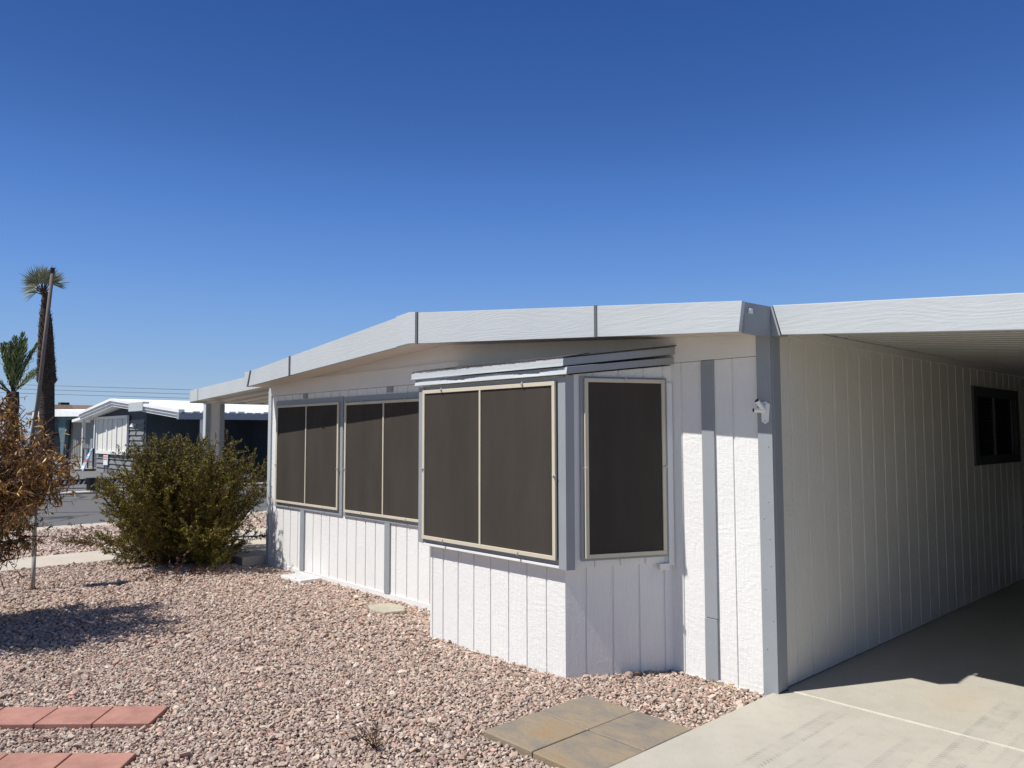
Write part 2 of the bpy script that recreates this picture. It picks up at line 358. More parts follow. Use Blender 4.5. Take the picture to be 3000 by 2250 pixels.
def rocks(x, y, size):
    n = len(x)
    sc = size[:, None]*np.stack([RNG.uniform(.75, 1.35, n), RNG.uniform(.55, 1.0, n), RNG.uniform(.38, .72, n)], 1)
    v = ico[None]*(1+RNG.uniform(-.28, .2, (n, 12, 1)))*sc[:, None, :]
    v += RNG.normal(0, .10, (n, 12, 3))*size[:, None, None]
    def rot(v, a, i, j):
        c, s = np.cos(a)[:, None], np.sin(a)[:, None]; p, q = v[..., i].copy(), v[..., j].copy()
        v[..., i] = c*p-s*q; v[..., j] = s*p+c*q
    rot(v, RNG.normal(0, .42, n), 0, 2); rot(v, RNG.normal(0, .42, n), 1, 2); rot(v, RNG.uniform(0, 6.28, n), 0, 1)
    v += np.stack([x, y, gz(x, y)+size*RNG.uniform(.0, .75, n)], 1)[:, None, :]
    return v
pal = np.array([(.47, .365, .315), (.53, .44, .385), (.40, .315, .28), (.575, .51, .45), (.48, .33, .285), (.35, .29, .265), (.44, .385, .345), (.62, .56, .51), (.50, .40, .33)])
def scatter(sp, smean, x0, x1, y0, y1, dmin, dmax):
    gx, gy = np.meshgrid(np.arange(x0, x1, sp), np.arange(y0, y1, sp)); x = gx.ravel(); y = gy.ravel()
    x = x+RNG.uniform(-.55, .55, len(x))*sp; y = y+RNG.uniform(-.55, .55, len(y))*sp
    px, py, d = cam_xy(np.stack([x, y, np.zeros(len(x))], 1))
    k = (d > dmin) & (d <= dmax) & (np.abs(px) < 1500+900/np.maximum(d, .5)*2.2) & (py > -1125-1100/np.maximum(d, .5)) & free(x, y)
    x, y = x[k], y[k]; return x, y, smean*RNG.uniform(.55, 1.4, len(x))*np.where(RNG.random(len(x)) < .05, 1.25, 1)
parts = [scatter(.0168, .0114, -8.1, 0, -5.6, 0, .5, 5.6), scatter(.0225, .0150, -8.1, -.5, -6, .1, 5.6, 10.5),
         scatter(.036, .025, -12.1, -8.9, -5, 6, 5, 40), scatter(.12, .022, -8.1, 0, -5.6, 0, .5, 10)]
x = np.concatenate([p[0] for p in parts]); y = np.concatenate([p[1] for p in parts]); s = np.concatenate([p[2] for p in parts])
V = rocks(x, y, s); n = len(x)
C = np.array([1.03, .965, .89])*pal[RNG.choice(len(pal), n, p=[.2, .17, .14, .11, .10, .07, .1, .04, .07])]*RNG.uniform(.74, 1.14, (n, 1))
# far strip of stone beyond the path is paler
C[x < -8.9] = C[x < -8.9]*1.05+.03
F = (icf[None]+12*np.arange(n)[:, None, None]).reshape(-1, 3)
tag(np_mesh('gravel', V.reshape(-1, 3), F, M['rock'], np.repeat(C, 12, 0)), 'pink and beige crushed granite covering the front yard', 'gravel', kind='stuff')
print('rocks', n)

# ------------------------------------------------------------------ the mobile home
HM = thing('mobile_home', 'low white mobile home with grey trim, gable front, bay window and tan framed sun screens', 'house')
YF = -.36
# front siding below the top board, left and right of the bay
gl = [v for v in np.arange(.03, 6.75, .183)]
grooved('front_wall', (-6.75, 0), (0, 0), (0, -1), [6.75-.64, 6.75-.255]+[g_ for g_ in np.arange(.22, 3.9, .183)], -.03, 2.0, M['white'], HM)
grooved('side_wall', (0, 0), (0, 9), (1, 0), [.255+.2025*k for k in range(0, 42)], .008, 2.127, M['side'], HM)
MB().box(-6.75, -6.71, .04, 9, -.03, 2.12).build('side_wall', M['white'], HM)
MB().box(-6.75, 0, 8.96, 9, -.03, 2.12).build('rear_wall', M['white'], HM)
MB().box(-6.70, -.045, -.006, .03, -.2, -.03).box(-6.70, -2.9, -.010, -.006, -.2, -.028).build('skirting', M['whitet'], HM)
MB().box(.0, .035, 2.0, 2.0+.01, 0, 0.01)
MB().box(-6.69, -.078, -.014, .03, 2.003, 2.178).build('frieze_board', M['board'], HM, .002)
zs = lambda x: 2.329-.0665*abs(x+3.25)
MB().prism_y([(-6.75, 2.18), (-6.75, zs(-6.75)+.012), (-3.25, 2.341), (0, zs(0)+.012), (0, 2.18)], .0, .04).build('gable_panel', M['board'], HM)
# fascia boards (tapering towards the eaves)
zt = lambda x: 2.605-.0965*abs(x+3.25); zb = lambda x: 2.328-.0665*abs(x+3.25)
def fas(x0, x1, y0, y1, name='fascia_board', m='fascia', l0=0, r1=0):
    return MB().prism_y([(x0, zb(x0)), (x0+l0, zt(x0+l0)), (x1+r1, zt(x1+r1)), (x1, zb(x1))], y0, y1).build(name, M[m], HM, .002)
fas(-5.515, -3.445, YF, YF+.035); fas(-6.60, -5.54, YF+.001, YF+.035, l0=.075)
fas(-1.055, .012, YF-.006, YF+.03, r1=.026); fas(-3.125, -1.080, YF, YF+.035)
MB().prism_y([(-3.445, zb(-3.445)), (-3.445, zt(-3.445)+.004), (-3.25, zt(-3.25)+.004), (-3.15, zt(-3.15)+.004), (-3.15, zb(-3.15)), (-3.25, zb(-3.25))], YF-.014, YF+.03).build('splice_plate', M['fascia'], HM, .003)
for xx in (-5.54, -3.15, -1.080):
    MB().prism_y([(xx, zb(xx)-.002), (xx, zt(xx)+.004), (xx+.025, zt(xx+.025)+.004), (xx+.025, zb(xx+.025)-.002)], YF-.010, YF+.03).build('joint_strip', M['dtrim'], HM)
MB().prism_y([(-6.625, zb(-6.6)-.004), (-6.545, zt(-6.53)+.004), (-6.525, zt(-6.53)+.004), (-6.60, zb(-6.6)-.004)], YF-.008, YF+.03).build('joint_strip', M['dtrim'], HM)
MB().prism_y([(-6.71, 2.11), (-6.71, 2.285), (-6.546, zt(-6.55)-.002), (-6.626, zb(-6.6))], YF+.005, YF+.035).build('fascia_board', M['fascia'], HM)
# returns at both corners
MB().prism_x([(YF+.03, 2.105), (YF+.03, 2.287), (-.02, 2.292), (-.02, 2.108)], .008, .032).build('fascia_return', M['trim'], HM, .002)
MB().box(.032, .047, -.293, -.262, 2.222, 2.252).build('cable_clip', M['wht'], HM, .003)
MB().prism_x([(YF+.035, 2.11), (YF+.035, 2.285), (-.02, 2.29), (-.02, 2.11)], -6.71, -6.685).build('fascia_return', M['fascia'], HM)
MB().prism_y([(-6.685, zs(-6.685)+.012), (-6.685, zs(-6.685)+.03), (-3.25, 2.359), (.008, zs(.008)+.03), (.008, zs(.008)+.012), (-3.25, 2.341)], YF+.035, -.001).build('soffit', M['soffit'], HM)
MB().prism_y([(-6.66, 2.25), (-6.66, 2.27), (-3.25, 2.594), (.03, 2.28), (.03, 2.26), (-3.25, 2.574)], YF+.036, 9.2).build('roof', M['roof'], HM)
def nail(mb, x, y, z, r_=.0035, h=.0022):
    return mb.add([(x+r_*math.cos(k*1.0472), y, z+r_*math.sin(k*1.0472)) for k in range(6)]+[(x+r_*.6*math.cos(k*1.0472), y-h, z+r_*.6*math.sin(k*1.0472)) for k in range(6)],
                  [(6, 7, 8, 9, 10, 11)]+[(k, (k+1) % 6, 6+(k+1) % 6, 6+k) for k in range(6)])
# corner trims, battens
ct = MB().box(-.078, .016, -.020, 0, -.05, 2.13)
for z_, x_ in ((.25, -.05), (.42, -.005), (.60, -.052), (.74, -.012), (.90, -.015), (1.02, -.05), (1.12, -.02), (1.45, -.01), (1.85, -.04)): nail(ct, x_, -.0202, z_, .005, .003)
ct.build('corner_trim', M['trim'], HM)
MB().box(.0005, .019, .0005, .094, .008, 2.16).build('corner_trim', M['trim'], HM, .003)
MB().box(-6.768, -6.69, -.018, 0, -.09, 2.10).build('corner_trim', M['fascia'], HM, .003)
MB().box(-6.770, -6.751, .0005, .09, -.09, 2.10).build('corner_trim', M['fascia'], HM, .003)
for x0, z0, z1, p in ((-.478, .362, 2.0, .016), (-.480, -.06, .358, .017), (-5.897, -.03, .657, .016), (-4.150, -.03, .655, .016)):
    MB().box(x0, x0+.092, -p, -.0005, z0, z1).build('batten', M['trim'], HM, .002)
for x0 in (-5.875, -4.125): MB().box(x0, x0+.088, -.016, -.0005, 1.945, 2.002).build('batten', M['trim'], HM, .002)
for x0, x1, zt_ in ((-6.552, -4.968, 1.935), (-4.932, -3.38, 1.928)):
    MB().box(x0, x1, -.017, -.0005, 1.872, zt_).box(x0, x1, -.017, -.0005, .657, .712).box(x0, x0+.055, -.017, -.0005, .712, 1.872).box(x1-.06, x1, -.017, -.0005, .712, 1.872).build('window_surround', M['trim'], HM, .002)
def sun_screen(A, u, nrm, s0, s1, z0, z1, d, fw, mull, clips, label=None):
    """framed fabric screen on a vertical plane: part of the house, with its frame, mullion and turn clips below it"""
    q = MB().obox(A, u, nrm, s0+fw*.5, s1-fw*.5, d+.004, d+.009, z0+fw*.5, z1-fw*.5).build('sun_screen', M['screen'], HM)
    if label: q['label'] = label
    MB().obox(A, u, nrm, s0, s1, d, d+.018, z0, z0+fw).obox(A, u, nrm, s0, s1, d, d+.018, z1-fw, z1)\
        .obox(A, u, nrm, s0, s0+fw, d, d+.0175, z0+fw, z1-fw).obox(A, u, nrm, s1-fw, s1, d, d+.0175, z0+fw, z1-fw).build('frame', M['tan'], q, .002)
    MB().obox(A, u, nrm, s0, s1, .0, d, z0+.004, z0+fw).obox(A, u, nrm, s0, s1, .0, d, z1-fw, z1-.004).obox(A, u, nrm, s0+.002, s0+fw, 0, d-.001, z0+fw, z1-fw).obox(A, u, nrm, s1-fw, s1-.002, 0, d-.001, z0+fw, z1-fw).build('standoff', M['dtrim'], q)
    if mull: MB().obox(A, u, nrm, mull-.009, mull+.009, d+.009, d+.017, z0+fw, z1-fw).build('mullion', M['tan'], q, .001)
    for s_, z_, k in clips:
        c = MB()
        if k == 'v': c.obox(A, u, nrm, s_-.005, s_+.005, d+.018, d+.024, z_-.016, z_+.016)
        else: c.obox(A, u, nrm, s_-.016, s_+.016, d+.018, d+.024, z_-.005, z_+.005)
        c.obox(A, u, nrm, s_-.006, s_+.006, d+.018, d+.032, z_-.006, z_+.006).build('clip', M['clip'], q, .002)
    return q
O = (0, 0); UX = (1, 0); NY = (0, -1)
sun_screen(O, UX, NY, -6.502, -5.030, .712, 1.875, .020, .026, -5.757, [(-6.19, 1.87, 'v'), (-5.37, 1.87, 'v'), (-6.2, .716, 'v'), (-5.35, .716, 'v'), (-5.035, 1.16, 'h'), (-6.5, 1.16, 'h')], 'sun screen on the left window of the front wall')
sun_screen(O, UX, NY, -4.898, -3.430, .705, 1.862, .020, .026, -4.158, [(-4.55, 1.858, 'v'), (-3.78, 1.858, 'v'), (-4.55, .71, 'v'), (-3.76, .71, 'v'), (-4.896, 1.16, 'h')], 'sun screen on the second window of the front wall')
# bay window
BW = [(-2.93, -.0), (-2.52, -.665), (-1.085, -.665), (-.735, .0)]
def siding_poly(name, pts, gps, z0, z1, m, parent, ztop=None):
    """closed body with grooves on each outer side but the last"""
    out = []
    for i in range(3):
        A = Vector(pts[i]); B = Vector(pts[i+1]); L = (B-A).length; u = (B-A)/L; nn = Vector((u.y, -u.x))
        out.append(tuple(A))
        for g_ in gps[i]:
            if .02 < g_ < L-.02:
                for a, dd in ((-.0075, 0), (-.0055, -.007), (.0055, -.007), (.0075, 0)): out.append(tuple(A+u*(g_+a)+nn*dd))
    out.append(pts[3])
    return MB().prism_z(out, z0, z1).build(name, m, parent)
siding_poly('bay_skirt', BW, [[.2, .4, .6], [.012+.02, .164, .345, .527, .711, .90, 1.083, 1.267], [.14, .325, .51, .69]], -.035, .685, M['white'], HM)
MB().prism_z([(-2.525, -.668), (-1.082, -.668), (-1.082, -.60), (-2.525, -.60)], -.07, -.0355).build('sill_strip', M['whitet'], HM)
BU = [(-3.0, 0), (-2.585, -.70), (-1.035, -.70), (-.722, 0)]
zr = lambda x, y: 1.99+min(0, 0)-(-y)*.115
siding_poly('bay_body', BU, [[.2, .4, .6], [], [.187, .37, .553, .70]], .676, lambda x, y: 1.985+y*.115, M['white'], HM)
fu, fn = (1, 0), (0, -1); FA = (0, -.70)
# grey trim of the bay front and its corners
MB().box(-2.600, -2.535, -.725, -.700, .69, 1.893).build('bay_trim', M['trim'], HM, .002)
MB().box(-1.085, -1.018, -.724, -.700, .668, 1.893).build('bay_trim', M['trim'], HM, .002)
MB().box(-2.535, -1.085, -.716, -.700, 1.86, 1.893).build('bay_trim', M['trim'], HM)
MB().box(-2.535, -1.085, -.714, -.7005, .69, .735).build('bay_trim', M['trim'], HM, .002)
MB().box(-2.56, -1.086, -.722, -.7005, .672, .6895).build('bay_trim', M['whitet'], HM, .002)
sun_screen(FA, fu, fn, -2.535, -1.100, .722, 1.868, .022, .027, -1.846, [(-2.29, 1.862, 'v'), (-1.40, 1.862, 'v'), (-2.27, .728, 'v'), (-1.45, .728, 'v'), (-1.106, 1.26, 'h'), (-2.53, 1.26, 'h')], 'wide sun screen on the front of the bay')
C1 = Vector((-1.018, -.722)); E1 = Vector((-.700, .0)); L1 = (E1-C1).length; u1 = tuple((E1-C1)/L1); n1 = (u1[1], -u1[0])
MB().obox(C1, u1, n1, .0, .060, -.035, -.003, .6685, 1.905).build('bay_trim', M['trim'], HM, .002)
MB().obox(C1, u1, n1, .104, .735, -.016, -.004, .72, .7402).obox(C1, u1, n1, .104, .735, -.016, -.004, 1.884, 1.898).obox(C1, u1, n1, .104, .130, -.016, -.0042, .7402, 1.884).obox(C1, u1, n1, .712, .735, -.016, -.0042, .7402, 1.884).build('window_surround', M['trim'], HM)
MB().obox(C1, u1, n1, .736, .778, -.02, -.003, .66, 1.87).build('side_board', M['whitet'], HM, .002)
MB().obox(C1, u1, n1, .665, .735, -.022, .004, .632, .674).build('side_board', M['whitet'], HM, .003)
sun_screen(C1, u1, n1, .127, .711, .737, 1.886, .0, .025, None, [(.42, 1.88, 'v'), (.130, 1.31, 'h'), (.708, 1.31, 'h')], 'narrow dark sun screen on the angled side of the bay')
# bay roof
def bay_slab(y0, x0a, x1a, x0b, x1b, z_front, z_back, t, m, name, bev=.002):
    v = []
    for zz in (0, t): v += [(x0a, y0, z_front+zz), (x1a, y0, z_front+zz), (x1b, -.0145, z_back+zz), (x0b, -.0145, z_back+zz)]
    return MB().add(v, [(3, 2, 1, 0), (4, 5, 6, 7), (0, 1, 5, 4), (1, 2, 6, 5), (2, 3, 7, 6), (3, 0, 4, 7)]).build(name, M[m], HM, bev)
bay_slab(-.75, -2.655, -1.008, -3.0, -.675, 1.960, 2.06, .050, 'trim', 'bay_roof_edge')
bay_slab(-.742, -2.625, -.985, -2.97, -.685, 1.908, 1.995, .045, 'trim', 'bay_roof_edge')
# metal drip flashing on the front only, catching the sun
MB().box(-2.66, -1.006, -.7555, -.7505, 1.958, 2.011).box(-2.66, -1.006, -.762, -.7556, 1.958, 1.963).build('drip_edge', M['fascia'], HM, .001)
vv = []; nn_ = 40
rr = random.Random(5)
fm = MB()
for i in range(nn_):
    xa = -2.62+i*(1.64/nn_); xb = xa+1.64/nn_; zz = [1.902+rr.uniform(-.001, .001)]*2
    h = .030+.012*math.sin(i*.35)+rr.uniform(-.003, .003)
    fm.add([(xa, -.7535, 1.907), (xb, -.7535, 1.907), (xb, -.7455, 1.907+h), (xa, -.7455, 1.907+h)], [(0, 1, 2, 3)])
    fm.add([(xa, -.7536, 1.907), (xb, -.7536, 1.907), (xb, -.73, 1.905), (xa, -.73, 1.905)], [(0, 3, 2, 1)])
fm.build('drip_edge', M['fascia'], HM)
# shingles in short ragged courses
sm = MB()
for i in range(34):
    t = i/34; xa = -2.665+1.66*t; sm.add([(xa, -.758-rr.uniform(0, .004), 2.0125), (xa+.046, -.758-rr.uniform(0, .004), 2.0125), (xa+.046, -.5, 2.055), (xa, -.5, 2.055), (xa, -.758, 2.0135+rr.uniform(0, .006)), (xa+.046, -.758, 2.0135+rr.uniform(0, .006)), (xa+.046, -.5, 2.062), (xa, -.5, 2.062)],
             [(3, 2, 1, 0), (4, 5, 6, 7), (0, 1, 5, 4), (1, 2, 6, 5), (2, 3, 7, 6), (3, 0, 4, 7)])
sm.add([(-2.60, -.62, 2.03), (-1.02, -.75, 2.0125), (-.668, -.0145, 2.113), (-3.02, -.0145, 2.113), (-2.60, -.62, 2.04), (-1.0, -.75, 2.0175), (-.660, -.0145, 2.120), (-3.02, -.0145, 2.120)], [(3, 2, 1, 0), (4, 5, 6, 7), (0, 1, 5, 4), (1, 2, 6, 5), (2, 3, 7, 6), (3, 0, 4, 7)])
sm.build('shingle_roof', M['shing'], HM)
# carport side: top trim board and the window
MB().box(.0005, .016, .095, 9, 2.127, 2.185).build('frieze_board', M['side'], HM, .002)
wn = MB().box(.001, .006, 3.83, 5.0, 1.31, 1.87).build('side_window', M['glass'], HM)
MB().box(.0005, .022, 3.70, 3.80, 1.225, 1.965).box(.0005, .022, 5.04, 5.14, 1.225, 1.965).box(.0005, .022, 3.80, 5.04, 1.225, 1.31).box(.0005, .022, 3.80, 5.04, 1.87, 1.965).build('frame', M['dframe'], wn, .002)
for a_, b_, c_ in ((3.80, 3.83, .016), (4.30, 4.33, .024), (4.345, 4.36, .02), (4.90, 4.92, .02), (5.0, 5.04, .016)): MB().box(.0065, c_, a_, b_, 1.311, 1.869).build('sash', M['dframe'], wn, .001)
sc_ = MB()
for k in range(14): sc_.box(.007, .010, 3.84, 4.28, 1.34+k*.038, 1.345+k*.038)
sc_.build('blind', M['black'], wn)

# flag bracket on the corner
FB = thing('flag_bracket', 'small white two socket flagpole bracket screwed to the grey corner trim', 'flagpole bracket', (-.03, -.021, 1.65))
plate = [(-.028, 1.712), (-.0, 1.722), (.030, 1.705), (.020, 1.60), (-.004, 1.585), (-.026, 1.60)]
MB().prism_y([(a-.022, z) for a, z in plate], -.027, -.021).build('plate', M['wht'], FB, .002)
MB().tube([(-.030, -.026, 1.665), (-.042, -.085, 1.725)], [.014, .015], 14).build('socket', M['wht'], FB, .001)
MB().tube([(-.026, -.026, 1.665), (-.068, -.082, 1.668)], [.014, .014], 14).build('socket', M['wht'], FB, .001)
MB().tube([(-.042, -.0848, 1.7248), (-.0424, -.0866, 1.7266)], [.013, .013], 14).build('socket_dark_disc', M['black'], FB)  # black discs paint the shade inside both sockets
MB().tube([(-.068, -.0818, 1.668), (-.0690, -.0832, 1.668)], [.012, .012], 14).build('socket_dark_disc', M['black'], FB)
for a, z in ((-.022, 1.705), (-.024, 1.602)): MB().tube([(a, -.027, z), (a, -.030, z)], .005, 8).build('screw', M['clip'], FB)

CPT = thing('carport', 'open fronted carport with pale grey wood grained fascia and ribbed metal ceiling', 'carport', (2, 4, 0))
czt = lambda x: 2.300-.0775*x; czb = lambda x: 2.121-.0765*x
MB().prism_y([(.100, czb(.1)), (.048, czt(.048)), (3.06, czt(3.06)), (3.06, czb(3.06))], -.036, -.002).build('fascia_board', M['fascia'], CPT, .003)
MB().prism_y([(.092, 2.112), (.034, 2.112), (.034, 2.285), (.044, 2.292)], -.0345, .06).build('end_cap', M['trim'], CPT)
# ribbed pan deck: ribs run across the bay
prof = []; yy = .0
while yy < 8.5:
    prof += [(yy, 0), (yy+.075, 0), (yy+.085, .022), (yy+.125, .022), (yy+.135, 0)]; yy += .15
k = len(prof); V = []
for (yy, h) in prof: V += [(.02, yy, 2.185+h), (3.06, yy, 2.185+h-.073*3.04)]
MB().add(V, [(2*i, 2*i+1, 2*i+3, 2*i+2) for i in range(k-1)]).build('ceiling', M['ceil'], CPT)
MB().prism_y([(.05, 2.262), (.05, 2.275), (3.1, 2.056), (3.1, 2.043)], .0, 8.5).build('roof', M['roof'], CPT)
grooved('added_side_screen', (2.96, 7.4), (2.96, .3), (-1, 0), [.2*k for k in range(1, 36)], 0.004, 1.965, M['dscreen'], CPT)  # unseen wall, added to keep light out of the carport
MB().prism_y([(.03, .004), (.03, 2.18), (2.94, 1.967), (2.94, .004)], 7.0, 7.04).build('added_rear_screen', M['dscreen'], CPT)  # unseen closure, added to darken the far end
for yy in (.12, 1.5): MB().box(2.965, 3.06, yy, yy+.09, .0, czb(3.02)).build('post', M['trim'], CPT, .004)
CB = thing('storage_cabinet', 'white cabinet deep in the carport against the side wall', 'cabinet', (.30, 5.4, 0))
MB().box(.035, .56, 5.22, 5.75, .06, 1.03).build('body', M['wht'], CB, .006)
MB().box(.045, .55, 5.205, 5.219, .08, 1.01).build('door', M['wht'], CB, .004)
MB().box(.06, .075, 5.18, 5.204, .86, .98).build('handle', M['black'], CB, .003)
MB().box(.06, .54, 5.24, 5.73, .005, .059).build('plinth', M['black'], CB)

# ------------------------------------------------------------------ patio cover at the far left
PC = thing('patio_cover', 'small pale grey patio cover with square post on the left end of the home', 'patio cover', (-8, 1, 0))
pt = lambda x: 2.302+.047*(x+6.75); pb = lambda x: 2.125+.045*(x+6.75)
MB().prism_y([(-9.30, pb(-9.3)), (-9.30, pt(-9.3)), (-6.715, pt(-6.715)), (-6.775, pb(-6.775))], -.055, -.022).build('fascia_board', M['fascia'], PC, .003)
MB().box(-9.02, -9.0, -.058, -.0551, pb(-9.0), pt(-9.0)).build('joint_strip', M['trim'], PC)
MB().box(-9.33, -9.3005, -.055, 3.0, 1.995, 2.175).build('fascia_board', M['fascia'], PC, .003)
prof = []; yy = -.02
while yy < 3.0: prof += [(yy, 0), (yy+.20, 0), (yy+.21, -.03), (yy+.27, -.03), (yy+.28, 0)]; yy += .30
V = []
for (yy, h) in prof: V += [(-9.30, yy, 2.03+h), (-6.775, yy, 2.142+h)]
MB().add(V, [(2*i, 2*i+1, 2*i+3, 2*i+2) for i in range(len(prof)-1)]).build('ceiling', M['ceil'], PC)
MB().prism_y([(-9.30, 2.15), (-9.30, 2.165), (-6.775, 2.275), (-6.775, 2.26)], -.02, 3.0).build('roof', M['roof'], PC)
MB().box(-9.30, -6.78, 2.9, 2.96, 1.86, 1.99).build('rear_beam', M['side'], PC, .004)
MB().box(-8.89, -8.82, .0, .265, .035, 1.985).build('post', M['side'], PC, .004)
for a in (0, .205): MB().box(-8.8195, -8.800, a, a+.06, .035, 1.97).build('post_trim', M['trim'], PC, .002)
MB().box(-8.895, -8.800, -.014, -.0005, .035, 1.98).build('post_trim', M['fascia'], PC, .002)

# ------------------------------------------------------------------ pavers
def quad_slab(pts, z0, z1): return MB().prism_z(pts, z0, z1)
SLN = ['orange brown slate paver at the left corner of the square of four', 'grey slate paver with tan streak at the far corner of the square of four', 'tan slate paver at the right corner of the square, touching the driveway', 'grey slate paver at the near corner of the square, touching the driveway']
for (x0, y0), lb in zip([(-.755, -1.64), (-.755, -1.236), (-.388, -1.236), (-.388, -1.64)], SLN):
    P = [(x0, y0), (x0+.362, y0), (x0+.362, y0+.398), (x0, y0+.398)]
    o = MB().prism_z(P, -.05, -.002+random.uniform(0, .004)).build('slate_paver', M['slate'], None, .006); tag(o, lb, 'paver', 'slate pavers by the driveway')
def par(o, i, l, wd, z, lb):
    g0 = .004; a = Vector(o)-Vector(U)*(i*l+g0); b = Vector(o)-Vector(U)*((i+1)*l-g0); ww = Vector(W_)*wd
    q = MB().prism_z([tuple(a), tuple(b), tuple(b+ww), tuple(a+ww)], -.06, z).build('brick_paver', M['brick'], None, .004); tag(q, lb, 'paver', 'red pavers in two rows')
r1 = ['red paver at the right end of the farther paver row', 'second red paver from the right end of the farther row', 'third red paver from the right end of the farther row, tan stained', 'red paver cut by the left picture edge in the farther row']
r2 = ['red paver at the right end of the nearer paver row', 'second red paver from the right end of the nearer row', 'third red paver from the right end of the nearer row']
for i, lb in enumerate(r1): par((-2.25, -2.70), i, .308, .263, -.004+random.uniform(-.002, .002), lb)
for i, lb in enumerate(r2): par((-1.70, -3.035), i, .308, .275, -.005+random.uniform(-.002, .002), lb)

# stones by the wall
gr = thing('drain_grate', 'white plastic lattice panel lying on gravel by the left wall', 'plastic panel', (-5.5, -.17, -.05))
gm = MB().box(-5.76, -5.30, -.31, -.295, -.065, -.034).box(-5.76, -5.30, -.075, -.06, -.065, -.034).box(-5.76, -5.745, -.295, -.075, -.065, -.034).box(-5.315, -5.30, -.295, -.075, -.065, -.034)
gm.build('rim', M['wht'], gr)
lm = MB()
for i in range(17): lm.box(-5.74+i*.026, -5.73+i*.026, -.295, -.075, -.045, -.037)
for i in range(8): lm.box(-5.745, -5.315, -.285+i*.027, -.275+i*.027, -.0445, -.038)
lm.build('lattice', M['wht'], gr)
q = MB().prism_z([(-3.80, -.42), (-3.62, -.50), (-3.44, -.47), (-3.38, -.30), (-3.52, -.20), (-3.74, -.22)], -.09, -.028).build('flat_stone', M['stone'], None, .012); tag(q, 'flat buff stone slab on gravel beside the bay window', 'stone')
# short pipe post; unseen head shaped to cast the blob shadow on the gravel
LP = thing('pipe_post', 'thin grey pipe post standing in gravel below the dead foliage', 'post', (-6.683, -2.514, -.03))
MB().tube([(-6.683, -2.514, -.06), (-6.70, -2.514, .34)], .019, 12).build('pipe', M['pvc'], LP, 0, True)
MB().tube([(-6.699, -2.514, .31), (-6.702, -2.514, .40)], .024, 12).build('collar', M['pvc'], LP, 0, True)
MB().tube([(-6.702, -2.514, .38), (-6.74, -2.514, .80)], .021, 12).build('pipe', M['pvc'], LP, 0, True)
MB().tube([(-6.75, -2.52, .80), (-6.75, -2.52, .86), (-6.76, -2.52, 1.22), (-6.76, -2.52, 1.32)], [.06, .10, .11, .03], 14).build('post_head', M['bark'], LP)
MB().tube([(-6.69, -2.52, -.05), (-6.685, -2.515, -.005)], [.05, .03], 10).build('footing', M['bark'], LP)

# ------------------------------------------------------------------ vegetation helpers
def leaves(P, Dn, L, Wd, cols, droop=0, twist=None):
    """P bases (n,3), Dn directions (n,3); narrow two-segment leaves -> verts, faces, colours"""
    n = len(P); Dn = Dn/np.linalg.norm(Dn, axis=1, keepdims=True)
    R_ = RNG.normal(0, 1, (n, 3)); S = np.cross(Dn, R_); S /= np.linalg.norm(S, axis=1, keepdims=True)
    N = np.cross(S, Dn); L = np.broadcast_to(L, n)[:, None]; Wd = np.broadcast_to(Wd, n)[:, None]
    bend = RNG.uniform(-.35, .35, (n, 1))
    m = P+Dn*L*.5+N*L*bend; t = P+Dn*L+N*L*bend*.3+np.array([0, 0, -1.])*droop*L
    V = np.stack([P-S*Wd*.25, P+S*Wd*.25, m+S*Wd*.5, m-S*Wd*.5, t+S*Wd*.08, t-S*Wd*.08], 1).reshape(-1, 3)
    b = 6*np.arange(n)[:, None]; F = np.stack([b+[0, 1, 2, 3], b+[3, 2, 4, 5]], 1).reshape(-1, 4)
    return V, F, np.repeat(cols, 6, 0)
def curve(p, d, L, n, up=0, wig=.15, g_=0):
    pts = [np.array(p, float)]; d = np.array(d, float); d /= np.linalg.norm(d)
    for i in range(n):
        d = d+RNG.normal(0, wig, 3)+np.array([0, 0, up]); d /= np.linalg.norm(d); pts.append(pts[-1]+d*L/n)
    return pts
